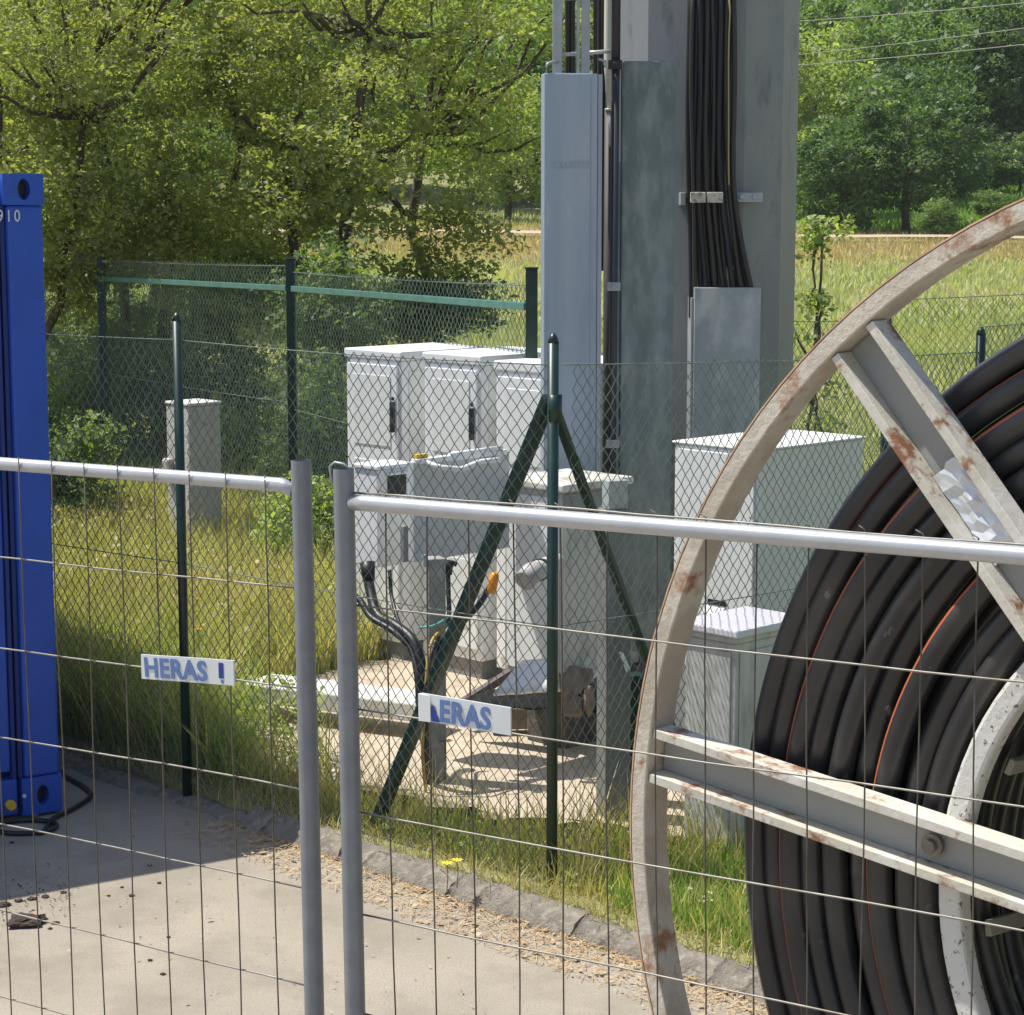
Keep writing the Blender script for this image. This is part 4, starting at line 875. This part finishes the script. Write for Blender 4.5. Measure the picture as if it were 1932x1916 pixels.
b = near(150, 23.0)
tree('tree', 'taller bright tree behind the olive trees at upper left', 'tree', b, [((0, 0, 0), (0, 0, 4.0), .1, .05)], [((0, 0, 4.7), (2.4, 1.5, 1.7), 1.0)], L_NEAR2, .07, 15, gN, 160, 130, .5, .36, 20, .3)
# low bushes and ivy along the rear fence
gB = 'bushes along the rear fence'
for i, (px, Yd, rad, zc, lab, lm) in enumerate(((130, 18.2, (.75, .5, .62), .55, 'dark bush behind the fence next to the container', L_BUSH), (300, 17.6, (.95, .5, .70), .70, 'dark bush behind the mesh above the concrete pillar', L_BUSH),
        (215, 19.0, (.9, .5, .7), 1.0, 'tall dark shrub under the left trees', L_BUSH), (590, 14.9, (.30, .35, .62), .72, 'dark ivy-like shrub wrapping the middle rear fence post', L_BUSH), (640, 16.0, (.42, .4, .50), 1.55, 'dark upper shrub behind the middle rear post', L_BUSH),
        (470, 17.0, (.35, .3, .36), .30, 'low green shrub right of the concrete pillar', L_NEAR2), (600, 13.2, (.34, .3, .40), .36, 'green shrub left of the white cabinets', L_NEAR2), (820, 17.5, (.55, .4, .22), 1.45, 'dark drooping foliage over the fence rail left of the mast', L_BUSH),
        (70, 14.4, (.6, .4, .55), .5, 'dark bush hidden beside the container side', L_BUSH), (430, 17.6, (.6, .5, .55), 1.5, 'leafy shrub between the two left rear posts', L_NEAR2))):
    b = near(px, Yd); tree('bush', lab, 'bush', b, [((0, 0, 0), (0, 0, zc), .03, .015)], [((0, 0, zc), rad, 1.0)], lm, .05, 40 + i, gB, int(26 + 60 * rad[0]), 150, .8, .2, 8, .2)
for i, (px, Yd, sc2, lab) in enumerate(((20, 27, 1.0, 'dark thicket tree behind the container top'), (150, 29, 1.1, 'dark thicket tree behind the leftmost rear post'), (290, 28, .95, 'dark thicket tree behind the wide olive tree'), (410, 31, 1.1, 'dark thicket tree between the two left rear posts'), (520, 30, .8, 'dark thicket tree just left of the middle rear post'))):
    b = near(px, Yd); tree('tree', lab, 'tree', b, [((0, 0, 0), (0, 0, 2.2 * sc2), .09, .05)], [((0, 0, 2.15 * sc2), (1.35, 1.0, 1.75 * sc2), 1.0)], L_BUSH, .085, 80 + i, 'dark thicket behind the near trees', 90, 120, .6, .36, 10, .3)
# saplings at the right edge of the mast
b = near(1545, 14.5)
tree('sapling', 'thin sapling with small leaves just right of the mast', 'sapling', b, [((-.1, 0, 0), (.02, 0, 2.3), .018, .008)], [((0, 0, 1.9), (.22, .2, .45), .6), ((-.02, 0, 1.0), (.18, .2, .5), .4)], L_NEAR2, .05, 60, None, 26, 60, .6, .13, 16, .2)
# ---- far trees: five crown meshes shared by all copies
rgf = np.random.RandomState(5); variants = []
for i, (lm, rx, rz_, ncl) in enumerate(((L_FAR, 2.3, 2.6, 130), (L_FAR, 2.6, 3.0, 150), (L_DARK, 2.2, 2.5, 140), (L_DARK, 2.6, 3.2, 150), (L_FAR, 1.6, 1.7, 90), (L_NEAR2, 2.3, 2.7, 130))):
    p, cl = crown_points(rgf, (0, 0, rz_ + .35), (rx, rx, rz_), ncl, 105, .7, .35, .50)
    me = leaves_mesh('crown', p, .17, lm, rng=rgf); mb = MB(); limb(mb, (0, 0, -.3), (0, 0, rz_ * 1.4), .16, .07, rgf, 6, .03)
    for k in range(7): limb(mb, (0, 0, rz_ * (.5 + .1 * k)), cl[rgf.randint(len(cl))], .06, .015, rgf, 5, .06)
    variants.append((me, mb.mesh('trunk', BARK)))
FARS = []
def far_tree(v, x, y, sc_, lab, rz_=0, sq=1.0, dz=0):
    root = thing('tree', lab, 'tree', (x, y, H(x, y) + dz), rz_, 'trees at the far side of the meadow'); root.scale = (sc_, sc_, sc_ * sq)
    for nm, me in zip(('crown', 'trunk'), variants[v]):
        o = bpy.data.objects.new(nm, me); link(o, root)
    return root
def X_at(px, Yd): return AT(px, 300, Yd).x
# named ones in clear view on the right
far_tree(3, X_at(1712, 56), 56, .80, 'round dark tree standing in front of the wood at upper right', .4, .86)
far_tree(2, X_at(1590, 55), 55, .62, 'dark rounded tree at the meadow edge just right of the mast', 2.4, .9)
far_tree(5, X_at(1535, 61), 61, .95, 'yellow-green tree right beside the mast, behind the dark ones', 1.0, 1.0)
far_tree(1, X_at(1660, 66), 66, 1.05, 'bright tree rising above the round dark tree', 3.0, 1.0)
far_tree(4, X_at(1775, 53), 53, .30, 'low bush at the right foot of the round dark tree', 0, .9)
far_tree(4, X_at(1875, 58), 58, .32, 'small bush on the green bank at far right', 1.5, .7, .2)
far_tree(2, X_at(1800, 74), 74, 1.15, 'dark tree above the shaded hedge at upper right', 5.0, 1.0, .3)
far_tree(0, X_at(1890, 76), 76, 1.1, 'bright tree at the far right top corner', 2.2, 1.0, .6)
far_tree(1, X_at(1960, 74), 74, 1.1, 'bright tree cut by the right edge of the picture', 1.2, 1.0, .8)
far_tree(5, X_at(960, 58), 58, .74, 'yellow-green tree at the meadow edge left of the channel', 1.2, .92)
far_tree(1, X_at(900, 64), 64, 1.0, 'bright tree seen between near tree and channel', 4.2, 1.0)
far_tree(0, X_at(1010, 66), 66, 1.05, 'bright tree half hidden by the steel channel', .2, 1.0)
far_tree(2, X_at(1862, 68), 68, .42, 'dark hedge bush at the top of the green bank, left one', .7, .75, .1)
far_tree(3, X_at(1925, 68), 68, .40, 'dark hedge bush at the top of the green bank, cut by the picture edge', 2.7, .75, .1)
far_tree(2, X_at(1812, 66), 66, .40, 'dark hedge bush between the round dark tree and the bank', 4.7, .8, .1)
rg2 = random.Random(9); desc = ['tall pale-crowned', 'broad sunlit', 'dark dense', 'big dark-crowned', 'lower rounded', 'yellowish']
side = [(-200, 'behind the near trees at far left'), (60, 'behind the near trees above the container'), (250, 'behind the near trees left of centre'), (450, 'behind the near trees around the middle rear post'), (650, 'behind the leaning pale trunks'), (830, 'behind the light-leaved tree'), (1060, 'behind the steel channel'), (1250, 'hidden by the mast'), (1450, 'beside the mast'), (1640, 'above the round dark tree'), (1830, 'at upper right'), (2050, 'beyond the right edge'), (2250, 'beyond the right edge, farther out')]
for r_, (Yd, rowname) in enumerate(((66, 'front row'), (80, 'second row'), (95, 'third row'), (108, 'hilltop row'))):
    for i, (px, sd) in enumerate(side):
        if r_ == 0 and px > 800: continue
        px2 = px + rg2.uniform(-60, 60) + (90 if r_ % 2 else 0); v = rg2.choice([0, 1, 2, 3, 0, 1, 5]); s_ = rg2.uniform(1.05, 1.45); yd = Yd + rg2.uniform(-3, 3)
        far_tree(v, X_at(px2, yd), yd, s_, '%s tree, %s, %s' % (desc[v], rowname, sd), rg2.uniform(0, 6), rg2.uniform(.95, 1.15), 0)

# ================================================================== GRASS, WEEDS, LITTER
rg = np.random.RandomState(3)
def inside(xy, poly):
    x, y = xy[:, 0], xy[:, 1]; c = np.zeros(len(xy), bool); n = len(poly)
    for i in range(n):
        x1, y1 = poly[i][0], poly[i][1]; x2, y2 = poly[(i + 1) % n][0], poly[(i + 1) % n][1]
        hit = ((y1 > y) != (y2 > y)) & (x < (x2 - x1) * (y - y1) / (y2 - y1 + 1e-12) + x1); c ^= hit
    return c
apoly = [(p.x, p.y) for p in apron_pts]
cbase = [C0 + cd * .06, C0 - cd * 2.5, C0 - cd * 2.5 + Vector((-cd.y, cd.x, 0)) * 3.05, C0 + cd * .06 + Vector((-cd.y, cd.x, 0)) * 3.05]; cpoly = [(p.x, p.y) for p in cbase]
def kerb_t(xy): return (xy[:, 0] - K0.x) * V.x + (xy[:, 1] - K0.y) * V.y
def scatter(n, x0, x1, y0, y1, keep_apron=False, tmin=.16):
    xy = np.column_stack([rg.uniform(x0, x1, n), rg.uniform(y0, y1, n)]); k = kerb_t(xy) > tmin + .05 * rg.rand(n); k &= ~inside(xy, cpoly)
    if not keep_apron: k &= ~inside(xy, apoly)
    k &= np.abs(xy[:, 0]) < .27 * xy[:, 1] + .6
    return xy[k]
def clumpy(xy, sc_, thr):
    q = np.sin(xy[:, 0] * sc_ + 1.7 * np.sin(xy[:, 1] * sc_ * .7)) + np.sin(xy[:, 1] * sc_ * 1.3 + 2.1 * np.sin(xy[:, 0] * sc_ * .6 + 1)); return xy[q + rg.normal(size=len(xy)) * .7 > thr]
def grass(name, xy, h, wd, m, lab, lean=.35, rnd=None):
    z = hgt(xy[:, 0], xy[:, 1]) - .01; o = bpy.data.objects.new(name, blades_mesh(name, xy, z, h, wd, m, lean, rnd, rg)); link(o); tag(o, lab, name, kind='stuff'); return o
V1 = scatter(60000, -2.6, 2.8, 6.0, 9.4); t1 = kerb_t(V1); V1 = V1[t1 < 2.3]
V1 = V1[rg.rand(len(V1)) < .8]
grass('grass', V1, .10 + .05 * rg.rand(len(V1)), .006, G_MIX, 'mixed short grass of the verge between kerb and apron', .5)
V1b = clumpy(scatter(26000, -2.6, 2.8, 6.0, 9.6), 3.0, .2); V1b = V1b[kerb_t(V1b) < 2.2]
grass('grass', V1b, .20 + .14 * rg.rand(len(V1b)), .005, G_STRAW, 'straw-coloured taller grass tufts on the verge', .6)
V1c = scatter(36000, .35, 2.4, 5.6, 8.6); V1c = V1c[kerb_t(V1c) < 2.0]
grass('grass', V1c, .10, .006, G_GREEN, 'bright green lawn strip under the reel', .45)
W1 = scatter(52000, -3.6, -.65, 8.2, 10.6); rx = W1[:, 0] / W1[:, 1]; W1 = W1[(rx < -.142) | (kerb_t(W1) < .5) & (rg.rand(len(W1)) < .10) | (rg.rand(len(W1)) < .015)]
grass('weeds', W1, .26 + .26 * rg.rand(len(W1)), .008, G_MIX, 'tall weeds beside the container and left fence post', .5)
W0 = clumpy(scatter(26000, -2.4, -.55, 8.4, 9.9, True), 2.6, .15); W0 = W0[W0[:, 0] / W0[:, 1] < -.150 + .03 * rg.rand(len(W0)) ** 2]
grass('weeds', W0, .34, .006, G_GREEN, 'green weed tufts in front of the apron at left', .55)
W2 = scatter(80000, -4.6, 1.0, 10.3, 15.5); W2 = W2[~((W2[:, 0] > -.6) & (W2[:, 1] < 11.6) & (rg.rand(len(W2)) < .7))]
grass('weeds', W2, .24 + .22 * rg.rand(len(W2)), .010, G_MIX, 'yellow-green weeds in the compound behind the apron', .5)
W3 = clumpy(scatter(52000, -4.6, .8, 9.6, 15.0), 1.9, -.15)
grass('weeds', W3, .38, .009, G_STRAW, 'dry reddish seed grass patches in the compound', .45)
W4 = scatter(46000, .8, 5.0, 8.4, 16.0); grass('grass', W4, .16, .012, G_MIX, 'grass behind the large pale cabinet', .4)
M1 = scatter(90000, -8, 8, 15.5, 30, tmin=1); grass('meadow_grass', M1, .17, .018, G_MEAD, 'meadow grass behind the rear fence', .5)
M2 = scatter(90000, -18, 18, 29, 62, tmin=1); M2 = M2[np.abs(M2[:, 1] - 51.9) > .45]; pk = (M2[:, 1] + 1.2 * np.sin(M2[:, 0] * .5) + rg.normal(size=len(M2)) * 1.5); pk = (pk > 43) & (pk < 56)
grass('meadow_grass', M2[~pk], .17, .04, G_MEAD, 'far meadow grass', .5); grass('meadow_grass', M2[pk], .17, .035, G_PINK, 'rosy flowering grass strip across the far meadow', .5)
M3 = scatter(30000, 8, 26, 56, 80, tmin=1); grass('meadow_grass', M3, .30, .07, G_GREEN, 'green grass bank at far right', .5)
# broad weed leaves near the left fence post and at the mast foot
n = 16000; xy = scatter(n, -3.2, -.8, 8.5, 10.4, True); xy = xy[(kerb_t(xy) < .7) | (xy[:, 0] / xy[:, 1] < -.16)]; c = np.column_stack([xy, hgt(xy[:, 0], xy[:, 1]) + .40 * rg.rand(len(xy)) ** 1.3]); o = bpy.data.objects.new('weeds', leaves_mesh('weeds', c, .036, L_NEAR2, rng=rg)); link(o); tag(o, 'leafy green weeds at the foot of the left fence post', 'weeds', kind='stuff')
xy = scatter(9000, -1.4, 2.0, 6.2, 8.8); xy = xy[kerb_t(xy) < 1.4]; c = np.column_stack([xy, hgt(xy[:, 0], xy[:, 1]) + .07 * rg.rand(len(xy))]); o = bpy.data.objects.new('ground_cover', leaves_mesh('ground_cover', c, .024, G_GREEN, rng=rg)); link(o); tag(o, 'clover-like leaves low in the verge grass', 'ground cover', kind='stuff')
xy = clumpy(scatter(26000, -3.6, -.2, 10.0, 14.5), 2.2, .3); c = np.column_stack([xy, hgt(xy[:, 0], xy[:, 1]) + .42 * rg.rand(len(xy))]); o = bpy.data.objects.new('weeds', leaves_mesh('weeds', c, .030, G_STRAW, rng=rg)); link(o); tag(o, 'reddish seed heads and dry leaves among the compound weeds', 'weeds', kind='stuff')
# dry leaves gathered along the kerb foot
def litter(n, s0, s1, t0, t1, size, lab, m=LITTER, zz=.006):
    s = rg.uniform(s0, s1, n); t_ = -t0 - (t1 - t0) * rg.rand(n) ** 1.8; x = K0.x - U.x * s + V.x * t_; y = K0.y - U.y * s + V.y * t_
    o = bpy.data.objects.new('leaf_litter', leaves_mesh('leaf_litter', np.column_stack([x, y, np.full(n, zz) + .008 * rg.rand(n)]), size, m, up=3, rng=rg)); link(o); tag(o, lab, 'leaf litter', kind='stuff')
litter(1500, .15, 6, .0, .22, .015, 'dry orange-brown leaf litter along the foot of the kerb')
litter(700, .2, 6, .0, .26, .024, 'larger dry leaves along the foot of the kerb')
litter(300, -.8, 6, .02, 1.6, .016, 'scattered dry leaf bits on the asphalt')
def straws(n, s0, s1, t0, t1, lab):
    s = rg.uniform(s0, s1, n); t_ = -t0 - (t1 - t0) * rg.rand(n) ** 2; x = K0.x - U.x * s + V.x * t_; y = K0.y - U.y * s + V.y * t_
    a = rg.rand(n) * 6.28; L = .02 + .05 * rg.rand(n); w2 = .0022; c = np.column_stack([x, y, .006 + .012 * rg.rand(n)]); d = np.column_stack([np.cos(a) * L / 2, np.sin(a) * L / 2, rg.uniform(-.004, .004, n)]); e = np.column_stack([-np.sin(a) * w2 / 2, np.cos(a) * w2 / 2, np.zeros(n)])
    v = np.stack([c - d - e, c + d - e, c + d + e, c - d + e], 1).reshape(-1, 3); o = bpy.data.objects.new('leaf_litter', np_mesh('straw', v, np.arange(n * 4).reshape(n, 4), STRAW)); link(o); tag(o, lab, 'leaf litter', kind='stuff')
STRAW = leafmat('dry_straw', [(.42, .26, .13), (.58, .42, .24), (.66, .54, .34)], .1)
straws(5200, -.1, 6, -.01, .26, 'dry straw and grass clippings drifted along the kerb')
# straw hanging over the kerb top
xy = scatter(60000, -2.4, 2.2, 5.8, 9.3, True, tmin=.05); kt = kerb_t(xy); xy = xy[kt < .30]; z = np.full(len(xy), .05); o = bpy.data.objects.new('grass', blades_mesh('grass', xy, z, .085 * np.ones(len(xy)), .004, G_STRAW, .9, None, rg)); link(o); tag(o, 'short dry grass creeping over the top of the kerb', 'grass', kind='stuff')
# small clods of earth on the asphalt
CL = mat('clod_earth', (.06, .042, .035), .95, 0, .3, 20, None, 8, (.5, .6), .5, 60)
stone('earth_clod', 'largest dark earth clod on the asphalt at lower left', 'earth clod', G(50, 1738, .012), .055, CL, 1, (1.15, 1.0, .38))
gC = 'earth crumbs on the asphalt'
for i, (px, py, r_, lab) in enumerate(((8, 1708, .03, 'dark crumb trail start at the left picture edge'), (35, 1700, .018, 'crumb in the trail above the large clod, second from left'), (60, 1696, .02, 'crumb in the trail above the large clod, third from left'), (85, 1692, .018, 'crumb in the trail above the large clod, fourth from left'), (120, 1684, .014, 'crumb at the right end of the trail'),
        (105, 1742, .016, 'thin crumb right of the large clod'), (95, 1752, .010, 'tiny crumb below and right of the large clod'), (248, 1690, .013, 'triangular crumb beside a panel wire left of centre'), (283, 1632, .009, 'small crumb near the shadow edge'), (300, 1666, .010, 'crumb on a panel wire right of the shadow'), (318, 1768, .009, 'lone crumb below the middle of the asphalt'), (283, 1812, .010, 'crumb low on the asphalt'), (308, 1838, .011, 'lowest crumb on the asphalt'), (22, 1590, .012, 'crumb inside the container shadow'), (205, 1690, .008, 'pale crumb left of the triangular one'), (230, 1674, .008, 'tiny crumb below the shadow edge'))):
    o = stone('earth_clod', lab, 'earth clod', G(px, py, .003), r_ * .72, CL, i + 3, (1.1, 1, .45)); o['group'] = gC
n = 420; px_ = rg.uniform(-20, 150, n); py_ = 1700 + rg.normal(size=n) * 26 - px_ * .12; pts_ = np.array([tuple(G(a, b, .004)) for a, b in zip(px_, py_)]); pts_[:, 2] += .002
o = bpy.data.objects.new('earth_crumbs', leaves_mesh('earth_crumbs', pts_, .009, CL, up=2, rng=rg)); link(o); tag(o, 'fine earth crumbs strewn round the large clod', 'earth crumbs', kind='stuff')
n = 900; s_ = rg.uniform(-2.5, 6, n); t_ = -rg.rand(n) * 3.5; pts_ = np.column_stack([K0.x - U.x * s_ + V.x * t_, K0.y - U.y * s_ + V.y * t_, np.full(n, .004)]); o = bpy.data.objects.new('grit', leaves_mesh('grit', pts_, .007, mat('grit_grey', (.2, .17, .13), .95, 0, .4, 30), up=2, rng=rg)); link(o); tag(o, 'fine grit scattered over the asphalt yard', 'grit', kind='stuff')
# flowers
YF = mat('petal_yellow', (.75, .62, .03), .6); WF = mat('petal_white', (.75, .75, .72), .6); OF = mat('petal_orange', (.8, .35, .03), .6)
def flower(px, py, z, m, lab, r_=.014, grp=None, nP=8):
    p = G(px, py, z); g0 = H(p.x, p.y); t = thing('flower', lab, 'flower', (p.x, p.y, g0), 0, grp); mb = MB(); mb.tube([(0, 0, 0), (.004, 0, (z - g0) * .6), (0, 0, z - g0)], .0018, 5); obj('stem', mb, G_GREEN, t)
    mb = MB(); zt = z - g0
    for k in range(nP):
        a = 2 * math.pi * k / nP; a1, a2 = a - .28, a + .28; mb.quad([(0, 0, zt), (r_ * .8 * math.cos(a1), r_ * .8 * math.sin(a1), zt + .004), (r_ * 1.25 * math.cos(a), r_ * 1.25 * math.sin(a), zt + .003), (r_ * .8 * math.cos(a2), r_ * .8 * math.sin(a2), zt + .004)])
    obj('petals', mb, m, t)
flower(843, 1630, .17, YF, 'yellow flower in the verge by the kerb, left one of the pair', .022, 'yellow verge flowers')
flower(862, 1624, .17, YF, 'yellow flower in the verge by the kerb, right one of the pair', .020, 'yellow verge flowers')
flower(655, 1576, .16, YF, 'yellow flower beside the foot of the right gap post', .012, 'yellow verge flowers')
for i, (px, py) in enumerate(((1318, 1688), (1330, 1694), (1342, 1686), (1325, 1702), (1338, 1700), (1300, 1678))):
    flower(px, py, .13, WF, 'white daisy in the lawn cluster under the reel, %s' % ['topmost left', 'centre', 'topmost right', 'lowest left', 'lowest right', 'apart to the left'][i], .013, 'white daisies in the lawn')
flower(375, 1180 + 8, .55, OF, 'single orange flower in the weeds above the left plate', .016)
flower(840, 1399, .30, mat('seed_head_red', (.22, .08, .05), .8), 'reddish dry seed head right of the box post', .03)

# HAZE: thin summer air over the meadow
mb = MB(); mb.box((-170, -70, -1.2), (170, 200, 45)); hz = bpy.data.objects.new('haze', mb.mesh('haze', [])); link(hz)
hm = bpy.data.materials.new('haze'); hm.use_nodes = True; hn = hm.node_tree.nodes; hn.remove(hn['Principled BSDF']); pv = hn.new('ShaderNodeVolumePrincipled'); pv.inputs['Color'].default_value = (.82, .88, .95, 1); pv.inputs['Density'].default_value = .0004
hm.node_tree.links.new(pv.outputs[0], hn['Material Output'].inputs['Volume']); hz.data.materials.append(hm); tag(hz, 'thin summer haze', None, kind='stuff')
